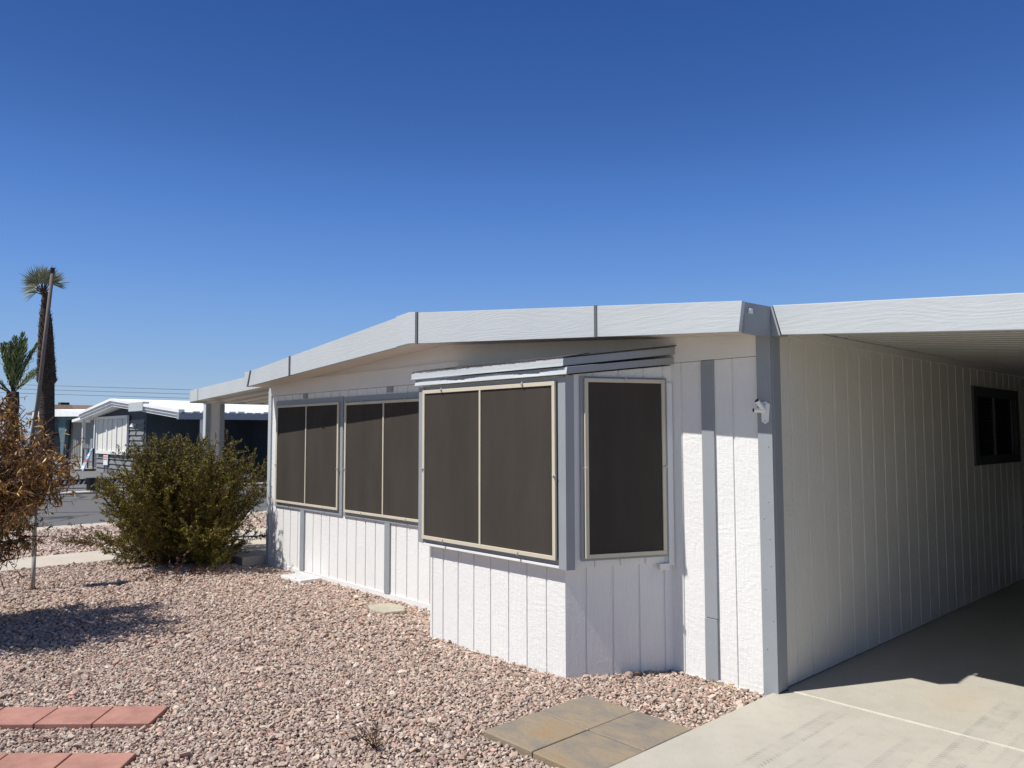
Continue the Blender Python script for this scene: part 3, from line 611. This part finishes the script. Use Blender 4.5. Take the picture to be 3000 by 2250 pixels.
# --- big feathery shrub
def shrub(base, label):
    T = thing('desert_shrub', label, 'shrub', base); b0 = np.array(base)
    st = MB(); LP_, LD, LC, LL, LW = [], [], [], [], []
    ns = 190
    for i in range(ns):
        a = RNG.uniform(0, 6.283); r = RNG.random()**.5
        tgt = np.array([math.cos(a)*.97*r, math.sin(a)*.97*r, 0])
        top = 1.56*(1-.30*r**3)*RNG.uniform(.78, 1.0)
        if r > .6 and RNG.random() < .45: top = RNG.uniform(.12, .95)
        lim = np.array(base)+tgt
        if lim[0] > -6.85 and lim[1] > -.42: tgt *= .62
        end = tgt+np.array([0, 0, top]); L = np.linalg.norm(end)
        p0 = b0+np.array([math.cos(a), math.sin(a), 0])*RNG.uniform(0, .12)
        pts = []
        for k in range(9):
            t = k/8; q = p0+end*t; q = q+np.array([tgt[0], tgt[1], 0])*(math.sin(t*math.pi)*.18)*(-1 if r < .5 else 1)*.4
            q = q+RNG.normal(0, .012, 3)*(t > 0); pts.append(q)
        st.tube(pts, list(np.linspace(.010, .0022, 9)), 4)
        nb = 30
        for j in range(nb):
            t = RNG.uniform(.18, 1); k = min(7, int(t*8)); q = pts[k]+(pts[k+1]-pts[k])*(t*8-k)
            dirn = end/L*.8+RNG.normal(0, .62, 3); dirn[2] += .15; dirn /= np.linalg.norm(dirn)
            bl = RNG.uniform(.10, .26)*(1.25-.5*t)
            bp = curve(q, dirn, bl, 4, .02, .16)
            st.tube(bp, [.0024, .002, .0017, .0014, .001], 3)
            m_ = int(40*bl/.17)
            tt = RNG.uniform(.1, 1, m_)*4; kk = np.minimum(3, tt.astype(int)); bp = np.array(bp)
            pos = bp[kk]+(bp[kk+1]-bp[kk])*(tt-kk)[:, None]
            hrel = (q[2]-b0[2])/1.6
            for pp in pos:
                LP_.append(pp); LD.append(dirn*.5+RNG.normal(0, .8, 3))
                u = RNG.random()
                if hrel > .72 and u < .42: c = (.15, .10, .05)
                elif u < .30: c = (.17, .085, .035)
                elif u < .58: c = (.25, .225, .022)
                elif u < .82: c = (.175, .17, .018)
                else: c = (.085, .085, .014)
                LC.append(np.array(c)*RNG.uniform(.75, 1.3))
                LL.append(RNG.uniform(.018, .036)); LW.append(RNG.uniform(.005, .009))
    st.build('stems', M['bark'], T)
    V, F, C = leaves(np.array(LP_), np.array(LD), np.array(LL), np.array(LW), np.array(LC))
    np_mesh('foliage', V, F, M['leaf'], C, T)
shrub((-7.30, -.80, -.04), 'large round olive green feathery shrub at the left corner of the mobile home')

# small dry ground plant beyond, and a dead weed in the gravel
def weed(name, base, r, h, n, cols, label, cat, leafn=6, ll=.02):
    T = thing(name, label, cat, base); st = MB(); P, Dn, C = [], [], []
    for i in range(n):
        a = RNG.uniform(0, 6.28); d = np.array([math.cos(a)*r, math.sin(a)*r, h*RNG.uniform(.3, 1)])*RNG.uniform(.5, 1)
        pts = curve(base, d, np.linalg.norm(d), 4, 0, .2); st.tube(pts, [.003, .0025, .002, .0015, .001], 3)
        for k in range(leafn):
            j = RNG.integers(1, 4); P.append(pts[j]+(pts[j+1]-pts[j])*RNG.random()); Dn.append(RNG.normal(0, 1, 3)); C.append(np.array(cols[RNG.integers(len(cols))])*RNG.uniform(.7, 1.3))
    st.build('stems', M['bark'], T); V, F, C = leaves(np.array(P), np.array(Dn), ll, ll*.35, np.array(C)); np_mesh('foliage', V, F, M['leaf'], C, T)
weed('dead_weed', (-.99, -2.15, -.02), .09, .22, 14, [(.20, .11, .06), (.12, .07, .04), (.28, .17, .09)], 'tiny dead weed standing in open gravel', 'weed', 7)
weed('dry_ground_plant', (-9.6, -1.15, -.03), .75, .12, 90, [(.16, .12, .04), (.20, .09, .05), (.11, .10, .03)], 'low sprawling reddish dry plant beyond the concrete path', 'plant', 30, .035)
weed('dry_ground_plant', (-6.55, -1.2, -.06), .7, .05, 70, [(.10, .045, .035), (.13, .06, .04)], 'dark red dry litter spread at the foot of the shrub', 'plant', 25, .03)

# fallen leaves
n = 330; x = RNG.uniform(-7.5, -.1, n); y = RNG.uniform(-4.2, -.05, n); k = free(x, y) & ~((x > -.5) & (y < -2.5)); x, y = x[k], y[k]
x = np.concatenate([x, RNG.normal(-.3, .13, 14)]); y = np.concatenate([y, -np.abs(RNG.normal(.1, .07, 14))]); n = len(x)
Dn = RNG.normal(0, 1, (n, 3)); Dn[:, 2] = RNG.uniform(.0, .35, n)
V, F, C = leaves(np.stack([x, y, gz(x, y)+.018+RNG.uniform(0, .008, n)], 1), Dn, RNG.uniform(.02, .055, n), RNG.uniform(.006, .014, n), np.array([(.42, .27, .09), (.30, .16, .06), (.50, .36, .15)])[RNG.integers(0, 3, n)]*RNG.uniform(.7, 1.2, (n, 1)))
tag(np_mesh('fallen_leaves', V, F, M['leaf'], C), 'dry yellow brown leaves fallen on the gravel', 'leaves', kind='stuff')

# --- dead leaved small tree at the left edge
def dead_tree():
    base = (-5.17, -3.68, -.03)
    T = thing('dead_tree', 'small dead tree with curled golden brown leaves at the left edge', 'tree', base)
    c0 = np.array([-5.13, -3.36, 1.22]); st = MB()
    tr = curve(base, (.02, .1, 1), .75, 5, 0, .08); MB().tube(tr, [.045, .04, .035, .032, .03, .027], 8).build('trunk', M['bark'], T, 0, True)
    P, Dn, LL, LW, C = [], [], [], [], []
    for i in range(290):
        a = RNG.uniform(0, 6.28); ce = RNG.uniform(-.85, 1); rr_ = RNG.uniform(.7, 1.0); s_ = math.sqrt(1-ce*ce)
        end = c0+np.array([math.cos(a)*s_*.97, math.sin(a)*s_*.95, ce*(.72 if ce > 0 else .92)])*rr_
        if ce < 0: end = end+np.array([-.679, -.734, 0])*(-ce)*.14
        if i % 9 == 0: end = c0+np.array([-.679*.25+RNG.normal(0, .22), -.734*.25+RNG.normal(0, .22), -RNG.uniform(.75, 1.12)])
        s0 = np.array(tr[RNG.integers(2, 6)]); mid = (s0+end)/2+np.array([0, 0, .12]); pts = []
        for k in range(7):
            t = k/6; pts.append(s0*(1-t)**2+mid*2*t*(1-t)+end*t*t+RNG.normal(0, .012, 3)*(k > 0))
        st.tube(pts, list(np.linspace(.012, .003, 7)), 4)
        for j in range(15):
            t = RNG.uniform(.35, 1)*6; k = min(5, int(t)); q = pts[k]+(pts[k+1]-pts[k])*(t-k)
            d = RNG.normal(0, 1, 3); tw = curve(q, d, RNG.uniform(.08, .2), 3, -.1, .25); st.tube(tw, [.003, .0024, .002, .0013], 3)
            for m_ in range(RNG.integers(5, 11)):
                kk = RNG.integers(0, 3); qq = tw[kk]+(tw[kk+1]-tw[kk])*RNG.random()
                P.append(qq); dd = RNG.normal(0, .75, 3)+np.array([0, 0, -.75]); Dn.append(dd)
                LL.append(RNG.uniform(.03, .085)); LW.append(RNG.uniform(.007, .016))
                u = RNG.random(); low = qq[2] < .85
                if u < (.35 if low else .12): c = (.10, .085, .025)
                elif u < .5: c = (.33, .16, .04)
                elif u < .8: c = (.44, .25, .075)
                elif u < .9: c = (.62, .42, .18)
                else: c = (.15, .075, .03)
                C.append(np.array(c)*RNG.uniform(.7, 1.25))
    st.build('branches', M['bark'], T)
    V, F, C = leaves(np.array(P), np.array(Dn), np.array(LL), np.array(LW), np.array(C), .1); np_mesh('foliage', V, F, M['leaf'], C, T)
dead_tree()

# --- palms
def fan_palm():
    T = thing('fan_palm', 'tall fan palm with shaggy dark trunk and a small trimmed crown', 'palm tree', (-22.87, .87, -.05))
    b = Vector((-22.87, .87, 0))
    prof = [(-.05, .20), (.9, .20), (1.76, .205), (2.6, .20), (2.98, .205), (3.05, .255), (3.35, .235), (3.7, .225), (4.2, .205), (4.7, .175), (5.1, .125), (5.4, .09), (5.62, .08)]
    pts = [(b.x+.02*z, b.y-.052*max(0, z-2)-.0, z) for z, r in prof]
    MB().tube(pts, [r*.98 for z, r in prof], 16).build('trunk', M['palmbark'], T, 0, True)
    sh = MB(); rr = random.Random(3)
    for i in range(420):   # old leaf bases
        z = rr.uniform(2.9, 5.6) if i % 3 else rr.uniform(2.95, 3.6)
        r = np.interp(z, [p[0] for p in prof], [p[1] for p in prof]); x0 = b.x+.02*z; y0 = b.y-.052*max(0, z-2); a = rr.uniform(0, 6.28)
        ca, sa = math.cos(a), math.sin(a); w_ = .025; h = rr.uniform(.05, .10); o_ = rr.uniform(.012, .045)
        P = [(x0+ca*r*.96-sa*w_, y0+sa*r*.96+ca*w_, z), (x0+ca*r*.96+sa*w_, y0+sa*r*.96-ca*w_, z), (x0+ca*(r+o_)+sa*w_*.5, y0+sa*(r+o_)-ca*w_*.5, z+h), (x0+ca*(r+o_)-sa*w_*.5, y0+sa*(r+o_)+ca*w_*.5, z+h)]
        sh.add(P, [(0, 1, 2, 3)])
    sh.build('leaf_bases', M['palmbark'], T)['kind'] = 'stuff'
    top = Vector(pts[-1]); pet = MB(); V = []; F = []; C = []
    right = np.array([.679, .734, 0]); fwd = np.array([-.7326, .6776, 0])
    for (r_, u_, f_, Lp) in [(-.9, .75, .1, .62), (-.6, 1.0, -.2, .78), (-.3, 1.15, .3, .85), (.05, 1.2, -.1, .80), (.3, 1.1, .3, .85), (.65, 1.0, -.2, .75), (.9, .8, .2, .70), (-.75, .35, .3, .45), (-.15, .9, -.4, .6), (.4, .75, -.3, .6), (.8, .95, -.1, .72)]:
        d = right*(r_*.72-.12)+fwd*f_*.6+np.array([0, 0, u_]); d /= np.linalg.norm(d); st_ = np.array(top)+np.array([0, 0, -.1])-right*.05
        pts_ = [st_+d*Lp*t*.62+np.array([0, 0, -.04*t*t]) for t in (0, .33, .66, 1)]; pet.tube(pts_, [.022, .018, .015, .012], 5)
        hub = pts_[-1]; side = np.cross(d, [0, 0, 1.]) if abs(d[2]) < .93 else np.cross(d, fwd); side = np.cross(d, np.cross(side, d)); side /= np.linalg.norm(side)
        side = right-d*np.dot(right, d); side /= np.linalg.norm(side); nrm_ = np.cross(d, side)
        for k in range(26):
            an = math.radians(-80+160*k/25+RNG.normal(0, 2)); bd = d*math.cos(an)+side*math.sin(an)+nrm_*RNG.normal(.12, .12); bd /= np.linalg.norm(bd)
            Lb = RNG.uniform(.40, .56)*(1-.18*abs(an)); wv = np.cross(bd, nrm_)*.014
            tip = hub+bd*Lb+np.array([0, 0, -.05*Lb]); mid = hub+bd*Lb*.5
            i0 = len(V); V += [hub-wv*.3, hub+wv*.3, mid+wv, mid-wv, tip+wv*.1, tip-wv*.1]; F += [(i0, i0+1, i0+2, i0+3), (i0+3, i0+2, i0+4, i0+5)]
            c = np.array([(.17, .19, .10), (.26, .27, .17), (.11, .13, .065)][RNG.integers(3)])*RNG.uniform(.8, 1.2); C += [c]*6
    pet.build('petioles', M['palmbark'], T); np_mesh('crown', np.array(V), np.array(F), M['leaf'], np.array(C), T)
fan_palm()
def date_palm(base, h, name, label, nf, Lf, tr, up=(.35, 1.6)):
    T = thing(name, label, 'palm tree', base); b = Vector(base)
    zz = np.linspace(0, h, 9); MB().tube([(b.x+.05*math.sin(z*.8), b.y, b.z+z) for z in zz], [tr*(1.25-.3*z/h+(.25 if i % 2 else 0)*(.4)) for i, z in enumerate(zz)], 14).build('trunk', M['palmbark'], T, 0, True)
    top = np.array([b.x+.05*math.sin(h*.8), b.y, b.z+h-.1]); st = MB(); P, Dn, LL, LW, C = [], [], [], [], []
    for i in range(nf):
        a = 2.4*i+RNG.uniform(-.3, .3); el = up[0]+(up[1]-up[0])*RNG.random(); d = np.array([math.cos(a)*math.cos(el), math.sin(a)*math.cos(el), math.sin(el)])
        L = Lf*RNG.uniform(.85, 1.1); pts = [top]; dd = d.copy()
        for k in range(10):
            pts.append(pts[-1]+dd*L/10); dd = dd+np.array([0, 0, -.075*(1.25-math.sin(el)*.75)]); dd /= np.linalg.norm(dd)
        st.tube(pts, list(np.linspace(.028, .006, 11)), 4)
        for k in range(80):
            t = (.12+.88*k/80)*10; kk = min(9, int(t)); q = pts[kk]+(pts[kk+1]-pts[kk])*(t-kk); ax_ = pts[kk+1]-pts[kk]; ax_ /= np.linalg.norm(ax_)
            s_ = np.cross(ax_, [0, 0, 1.]); s_ /= max(1e-6, np.linalg.norm(s_))
            for sg in (-1, 1):
                P.append(q); Dn.append(ax_*.95+s_*sg*.5+np.array([0, 0, .22])+RNG.normal(0, .08, 3)); LL.append(.36*math.sin(math.pi*min(.96, .12+k/95))+.05); LW.append(.034)
                C.append(np.array([(.11, .15, .05), (.17, .21, .075), (.25, .26, .12)][RNG.integers(3)])*RNG.uniform(.8, 1.2))
    st.build('frond_stems', M['leaf'] if False else M['palmbark'], T); V, F, C = leaves(np.array(P), np.array(Dn), np.array(LL), np.array(LW), np.array(C)); np_mesh('crown', V, F, M['leaf'], C, T)
date_palm((-28.2, .92, -.02), 3.0, 'date_palm', 'short feather palm with upright green fronds left of the tall palm', 14, 1.95, .19, (.55, 1.5))
#date_palm((-60.5, 9.9, -.02), 3.4, 'date_palm', 'distant palm half hidden behind the tall trunk', 12, 2.0, .3)

# leaning street pole
PL = thing('street_pole', 'tall leaning brown pole with black cap standing in front of the fan palm', 'pole', (-15.7, -.86, -.05))
MB().tube([(-15.85, -.92, -.05), (-15.70, -.87, 1.3), (-15.55, -.80, 2.2), (-15.41, -.77, 3.06), (-15.19, -.70, 4.80)], [.040, .039, .038, .037, .035], 12).build('shaft', M['pole'], PL, 0, True)
MB().tube([(-15.195, -.702, 4.78), (-15.183, -.698, 4.89)], .042, 12).build('cap', M['black'], PL)
# thin antenna
q = MB().tube([(-40.5, -1.5, -.05), (-40.5, -1.5, 3.4)], .03, 8); 
# power lines
WL = ['top power line crossing the sky behind the roofs', 'middle power line crossing the sky behind the roofs', 'lowest power line crossing the sky behind the roofs']
for k, lb in enumerate(WL):
    p0 = np.array([-102.7, 14.4, 7.38-.5*k]); d = np.array([15.15, 16.5, -.74]); pts = []
    for i in range(25):
        t = -4+8*i/24; pts.append(p0+d*t+np.array([0, 0, .02*(t*t)]))
    o = MB().tube(pts, .026, 5).build('power_line', M['wire']); tag(o, lb, 'power line', 'power lines beyond the houses')
# distant hill
hp = []; n = 60; V = []; F = []
for i in range(n):
    t = i/(n-1); h = 0 if i in (0, n-1) else 60+34*math.sin(t*9)+16*math.sin(t*31+1)+9*math.sin(t*77); c = np.array([-3700+900*t, -700+2400*t])
    for dd, hh in ((-500, 0), (0, h), (500, 0)): V.append((c[0]-dd*.9, c[1]+dd*.3, hh-2))
for i in range(n-1):
    for k in range(2): a = i*3+k; F.append((a, a+3, a+4, a+1))
struct(np_mesh('hill', np.array(V), np.array(F), M['hill'], smooth=True))

# ------------------------------------------------------------------ neighbours across the street
GH = thing('grey_house', 'dark grey mobile home with white roof and big white window across the street', 'house', (-30, 6, 0))
G0 = 4.9
lap = MB()
for k in range(11):
    z0 = -.01+k*.19; z1 = z0+.19
    if z1 < .76 or z0 > 2.05:
        lap.add([(-33.25, G0-.05, z0), (-27.3, G0-.05, z0), (-27.3, G0, z1), (-33.25, G0, z1), (-33.25, G0+.05, z0), (-27.3, G0+.05, z0)], [(0, 1, 2, 3), (0, 4, 5, 1)])
    else:
        lap.add([(-33.25, G0-.05, z0), (-27.3, G0-.05, z0), (-27.3, G0, z1), (-33.25, G0, z1), (-33.25, G0+.05, z0), (-27.3, G0+.05, z0)], [(0, 1, 2, 3), (0, 4, 5, 1)])
lap.box(-33.24, -27.31, G0+.001, G0+.1, -.01, 2.08); lap.build('front_wall', M['greysid'], GH)
hz = lambda x: 2.62-.095*abs(x+29.8)
MB().prism_y([(-33.25, 2.08), (-33.25, hz(-33.25)), (-30.1, 2.60), (-27.2, hz(-27.2)), (-27.2, 2.08)], G0+.0, G0+.12).build('gable_panel', M['navy'], GH)
MB().box(-27.3, -27.1, G0-.01, 9.0, -.01, 2.3).build('corner_wall', M['navy'], GH)
MB().box(-27.1, -23.75, 8.9, 9.0, -.01, 2.12).build('recess_wall', M['navy'], GH)
MB().box(-33.3, -33.2, G0, 16, -.01, 2.4).build('left_wall', M['navy'], GH)
# stepped white rake, its overhang half a metre in front of the wall
for dz, oy in ((0, 0), (.10, -.05), (.20, -.10)):
    MB().prism_y([(-34.1, 2.15+dz), (-34.1, 2.245+dz), (-29.5, 2.70+dz), (-22.2, 2.11+dz), (-22.2, 2.01+dz), (-29.5, 2.605+dz)], G0-.50+oy, G0-.42).build('rake_trim', M['roof'], GH)
MB().add([(-34.1, G0-.5, 2.26), (-29.5, G0-.5, 2.89), (-22.2, G0-.5, 2.23), (-34.1, 22, 2.26), (-29.5, 22, 2.89), (-22.2, 22, 2.23), (-34.1, G0-.5, 2.17), (-29.5, G0-.5, 2.60), (-22.2, G0-.5, 2.03), (-34.1, 22, 2.17), (-29.5, 22, 2.6), (-22.2, 22, 2.03)],
         [(0, 1, 4, 3), (1, 2, 5, 4), (6, 9, 10, 7), (7, 10, 11, 8), (0, 3, 9, 6), (2, 8, 11, 5), (3, 4, 10, 9), (4, 5, 11, 10)]).build('roof', M['roof'], GH)
MB().box(-27.15, -25.6, G0-.62, G0-.40, 2.34, 2.66).build('vent_box', M['fascia'], GH, .01)
eb = MB()
for k in range(60): eb.box(-22.35+.01*math.sin(k), -22.1, G0-.2+k*.29, G0-.2+k*.29+.22, 2.222, 2.255+.02*math.sin(k*1.7))
eb.build('roof_edge_flashing', M['roof'], GH)
MB().box(-22.19, -22.0, G0-.66, 22, 2.0, 2.19).build('side_fascia', M['trim'], GH)
MB().box(-24.0, -23.9, 8.9, 22, -.01, 2.06).build('side_wall', M['navy'], GH)
for yy in (5.0, 8.9, 12.5): MB().box(-22.3, -22.18, yy, yy+.12, -.01, 2.0).build('carport_post', M['roof'], GH)
wf = MB().box(-32.92, -29.05, G0-.085, G0-.051, .88, 2.14).build('window', M['blind'], GH)
fr = MB().box(-33.06, -28.95, G0-.13, G0-.055, .75, .875).box(-33.06, -28.95, G0-.13, G0-.055, 2.145, 2.26).box(-33.06, -32.93, G0-.13, G0-.055, .875, 2.145).box(-29.06, -28.95, G0-.13, G0-.055, .875, 2.145)
for xx in (-31.68, -30.42): fr.box(xx, xx+.12, G0-.125, G0-.086, .876, 2.144)
fr.build('frame', M['wht'], wf)
for xx in (-32.25, -31.0, -29.7): MB().box(xx, xx+.035, G0-.09, G0-.0852, .88, 2.14).build('mullion', M['dtrim'], wf)
lamp = MB().tube([(-28.24, G0-.02, 1.90), (-28.24, G0-.14, 1.90), (-28.24, G0-.16, 1.80)], [.04, .06, .09], 10).build('wall_lamp', M['wht'], GH)
# porch on its left
MB().prism_y([(-38.9, 2.12), (-38.9, 2.24), (-33.3, 2.62), (-33.3, 2.5)], 5.2, 9.5).build('porch_roof', M['roof'], GH)
MB().box(-37.6, -33.35, 7.2, 7.3, -.01, 2.3).build('porch_wall', M['wall_grey'], GH)
MB().box(-35.4, -34.6, 7.15, 7.199, .05, 2.05).build('door', M['navy'], GH)
for xx in (-37.9, -35.9): MB().box(xx, xx+.13, 5.4, 5.53, -.01, 2.25).build('porch_post', M['wht'], GH)
MB().box(-37.7, -37.2, 5.7, 7.2, -.01, 2.25).build('porch_column', M['wall_grey'], GH)
rl = MB().box(-36.0, -34.3, 5.0, 5.04, .88, .93).box(-36.0, -34.3, 5.0, 5.04, .33, .37)
for xx in (-36.0, -35.2, -34.35): rl.box(xx, xx+.05, 4.995, 5.045, -.01, .93)
rl.build('railing', M['dframe'], GH)
struct(MB().box(-44, -34.2, 4.3, 9, -.02, .06).build('porch_slab', M['pvc']))
# sign on the siding, writing too small to read
SG = thing('yard_sign', 'small white sign with red lines under the big window of the grey house', 'sign', (-31.7, 4.8, .3))
MB().box(-32.0, -31.42, 4.80, 4.83, .30, .80).build('board', M['wht'], SG, .005)
sg = MB().box(-31.94, -31.48, 4.794, 4.7995, .70, .765)
for k, (a, b) in enumerate(((0, .14), (.18, .30), (.34, .46))): sg.box(-31.94+a, -31.94+b, 4.794, 4.7995, .60, .65)
for k, (a, b) in enumerate(((0, .22), (.27, .44))): sg.box(-31.94+a, -31.94+b, 4.794, 4.7995, .51, .56)
sg.build('print', M['red'], SG)
for xx in (-31.95, -31.5): MB().box(xx, xx+.03, 4.81, 4.84, -.02, .30).build('stake', M['dtrim'], SG)
BN = thing('striped_banner', 'pale blue and white banner with red patch leaning by the porch railing', 'banner', (-34.0, 4.7, 0))
MB().add([(-34.55, 4.55, 0), (-33.95, 4.55, 0), (-33.80, 4.85, .95), (-34.05, 4.85, .95), (-34.55, 4.58, 0), (-33.95, 4.58, 0), (-33.80, 4.88, .95), (-34.05, 4.88, .95)], [(0, 1, 2, 3), (7, 6, 5, 4), (0, 4, 5, 1), (1, 5, 6, 2), (2, 6, 7, 3), (3, 7, 4, 0)]).build('cloth', M['blue'], BN)
bp = lambda s_, z: (-34.55+s_*.6+(z/.95)*(.5-.35*s_), 4.545+.3*z/.95, z)
for z0, z1, s0, s1, m_ in ((.08, .2, .1, .9, 'wht'), (.36, .50, 0.02, .98, 'red'), (.62, .70, .2, .9, 'wht'), (.78, .84, .2, .9, 'red')):
    MB().add([bp(s0, z0), bp(s1, z0), bp(s1, z1), bp(s0, z1)], [(0, 1, 2, 3)]).build('stripe', M[m_], BN)

TH = thing('teal_house', 'teal mobile home with fluted panel and white roof left of the grey house', 'house', (-50, 8, 0))
fl = []; xx = 0
A = Vector((-51.6, 8.0)); B = Vector((-46.9, 8.25)); uu = (B-A).normalized(); nn2 = Vector((uu.y, -uu.x)); pts = []
L_ = (B-A).length; s_ = 0
while s_ < L_-.3: 
    for a, d_ in ((0, 0), (.12, .0), (.16, .06), (.28, .06)): pts.append(tuple(A+uu*(s_+a)+nn2*d_))
    s_ += .32
pts += [tuple(B-nn2*.1), tuple(A-nn2*.1)]
MB().prism_z(pts, -.02, 2.42).build('fluted_panel', M['flute'], TH)
MB().prism_y([(-51.75, -.02), (-52.0, 1.2), (-53.3, 2.93), (-50.6, 2.93), (-50.9, 1.2), (-51.35, -.02)], 7.6, 7.8).build('slanted_post', M['teal'], TH)
MB().box(-51.0, -46.8, 7.62, 7.85, 2.42, 2.75).build('beam', M['teal'], TH)
MB().add([(-58, 7.2, 2.75), (-45.6, 7.2, 2.55), (-45.6, 7.2, 2.8), (-52, 7.2, 3.1), (-58, 7.2, 3.05), (-58, 18, 2.75), (-45.6, 18, 2.55), (-45.6, 18, 2.9), (-52, 18, 3.35), (-58, 18, 3.15)], [(0, 1, 2, 3, 4), (9, 8, 7, 6, 5), (0, 5, 6, 1), (1, 6, 7, 2), (2, 7, 8, 3), (3, 8, 9, 4), (4, 9, 5, 0)]).build('roof', M['roof'], TH)
MB().box(-58, -52.2, 10.5, 10.6, -.02, 2.75).build('wall', M['wall_grey'], TH)
MB().box(-58, -57.9, 7.4, 10.5, -.02, 2.75).build('wall', M['wall_grey'], TH)
MB().prism_y([(-58.5, 1.4), (-58.5, 1.55), (-52.6, 2.5), (-52.6, 2.3)], 7.3, 9.5).build('awning', M['teal'], TH)
BR = thing('brown_roofed_house', 'far house showing only its brown roof above the white roofs', 'house', (-79, 14, 0))
MB().box(-88, -72, 13.5, 24, -.02, 3.6).build('walls', M['flute'], BR)
MB().prism_y([(-90, 3.55), (-90, 3.75), (-80, 4.35), (-72.5, 4.1), (-71, 3.7), (-71, 3.55)], 12.8, 25).build('roof', M['brown'], BR)
MB().box(-77.4, -76.4, 12.9, 13.6, 4.2, 4.45).build('roof_vent', M['black'], BR)
LH = thing('pale_house', 'far low house left of the palms with flat brown roof', 'house', (-78, -2, 0))
MB().box(-95, -66, -9, 3.2, -.02, 2.9).build('walls', M['flute'], LH)
MB().box(-96, -65.5, -9.6, 3.8, 2.9, 3.4).build('roof', M['brown'], LH)

# kerb bin and twisted rail
BI = thing('kerb_pot', 'short black round pot with cut out standing on the far kerb', 'pot', (-21.2, 1.64, 0))
MB().tube([(-21.1, 1.64, .0), (-21.1, 1.64, .22)], [.125, .132], 20).build('body', M['black'], BI, 0, False)
MB().tube([(-21.1, 1.64, .221), (-21.1, 1.64, .345)], [.145, .15], 20).build('rim', M['black'], BI, 0, False)
MB().tube([(-20.985, 1.60, .10), (-20.972, 1.60, .13), (-20.975, 1.66, .16)], .012, 6).build('emblem', M['clip'], BI)
RL = thing('twisted_edging', 'low black and white twisted rail edging the grey gravel across the street', 'edging', (-21.35, 2, 0))
def helix(y0, y1, ph_, m, name):
    V = []; n_ = int((y1-y0)/.02); mb = MB()
    pts = [(-21.35+.036*math.cos(2*math.pi*(y0+i*.02)/.12+ph_), y0+i*.02, .215+.036*math.sin(2*math.pi*(y0+i*.02)/.12+ph_)) for i in range(n_)]
    mb.tube(pts, .030, 6).build(name, M[m], RL)
helix(-1.5, 6.4, 0, 'black', 'dark_strand'); helix(-1.5, 6.4, math.pi, 'wht', 'white_strand')
MB().box(-21.39, -21.31, -1.5, 6.4, .268, .292).build('top_rail', M['black'], RL)
for yy in (-1.2, .5, 3.0, 5.0): MB().box(-21.38, -21.32, yy, yy+.05, -.02, .27).build('stake', M['black'], RL)
# bare twigs of a far tree over the patio cover
FT = thing('bare_tree', 'sparse bare tree top showing above the patio cover', 'tree', (-58, 41, -.1))
MB().tube([(-58, 41, -.1), (-58.1, 41, 3), (-58, 41.1, 4.6)], [.2, .16, .08], 8).build('trunk', M['bark'], FT)
st = MB(); P = []; Dn = []
for i in range(70):
    a = RNG.uniform(0, 6.28); e = RNG.uniform(.1, 1.2); pts = curve((-58, 41.05, 4.0), (math.cos(a)*math.cos(e), math.sin(a)*math.cos(e), math.sin(e)), RNG.uniform(1.6, 3.2), 5, 0, .12)
    st.tube(pts, [.03, .025, .02, .014, .01, .006], 3)
    for k in range(30): j = RNG.integers(2, 5); P.append(pts[j]+(pts[j+1]-pts[j])*RNG.random()+RNG.normal(0, .1, 3)); Dn.append(RNG.normal(0, 1, 3))
st.build('branches', M['bark'], FT)
V, F, C = leaves(np.array(P), np.array(Dn), .10, .03, np.tile((.09, .10, .05), (len(P), 1))); np_mesh('crown', V, F, M['leaf'], C, FT)
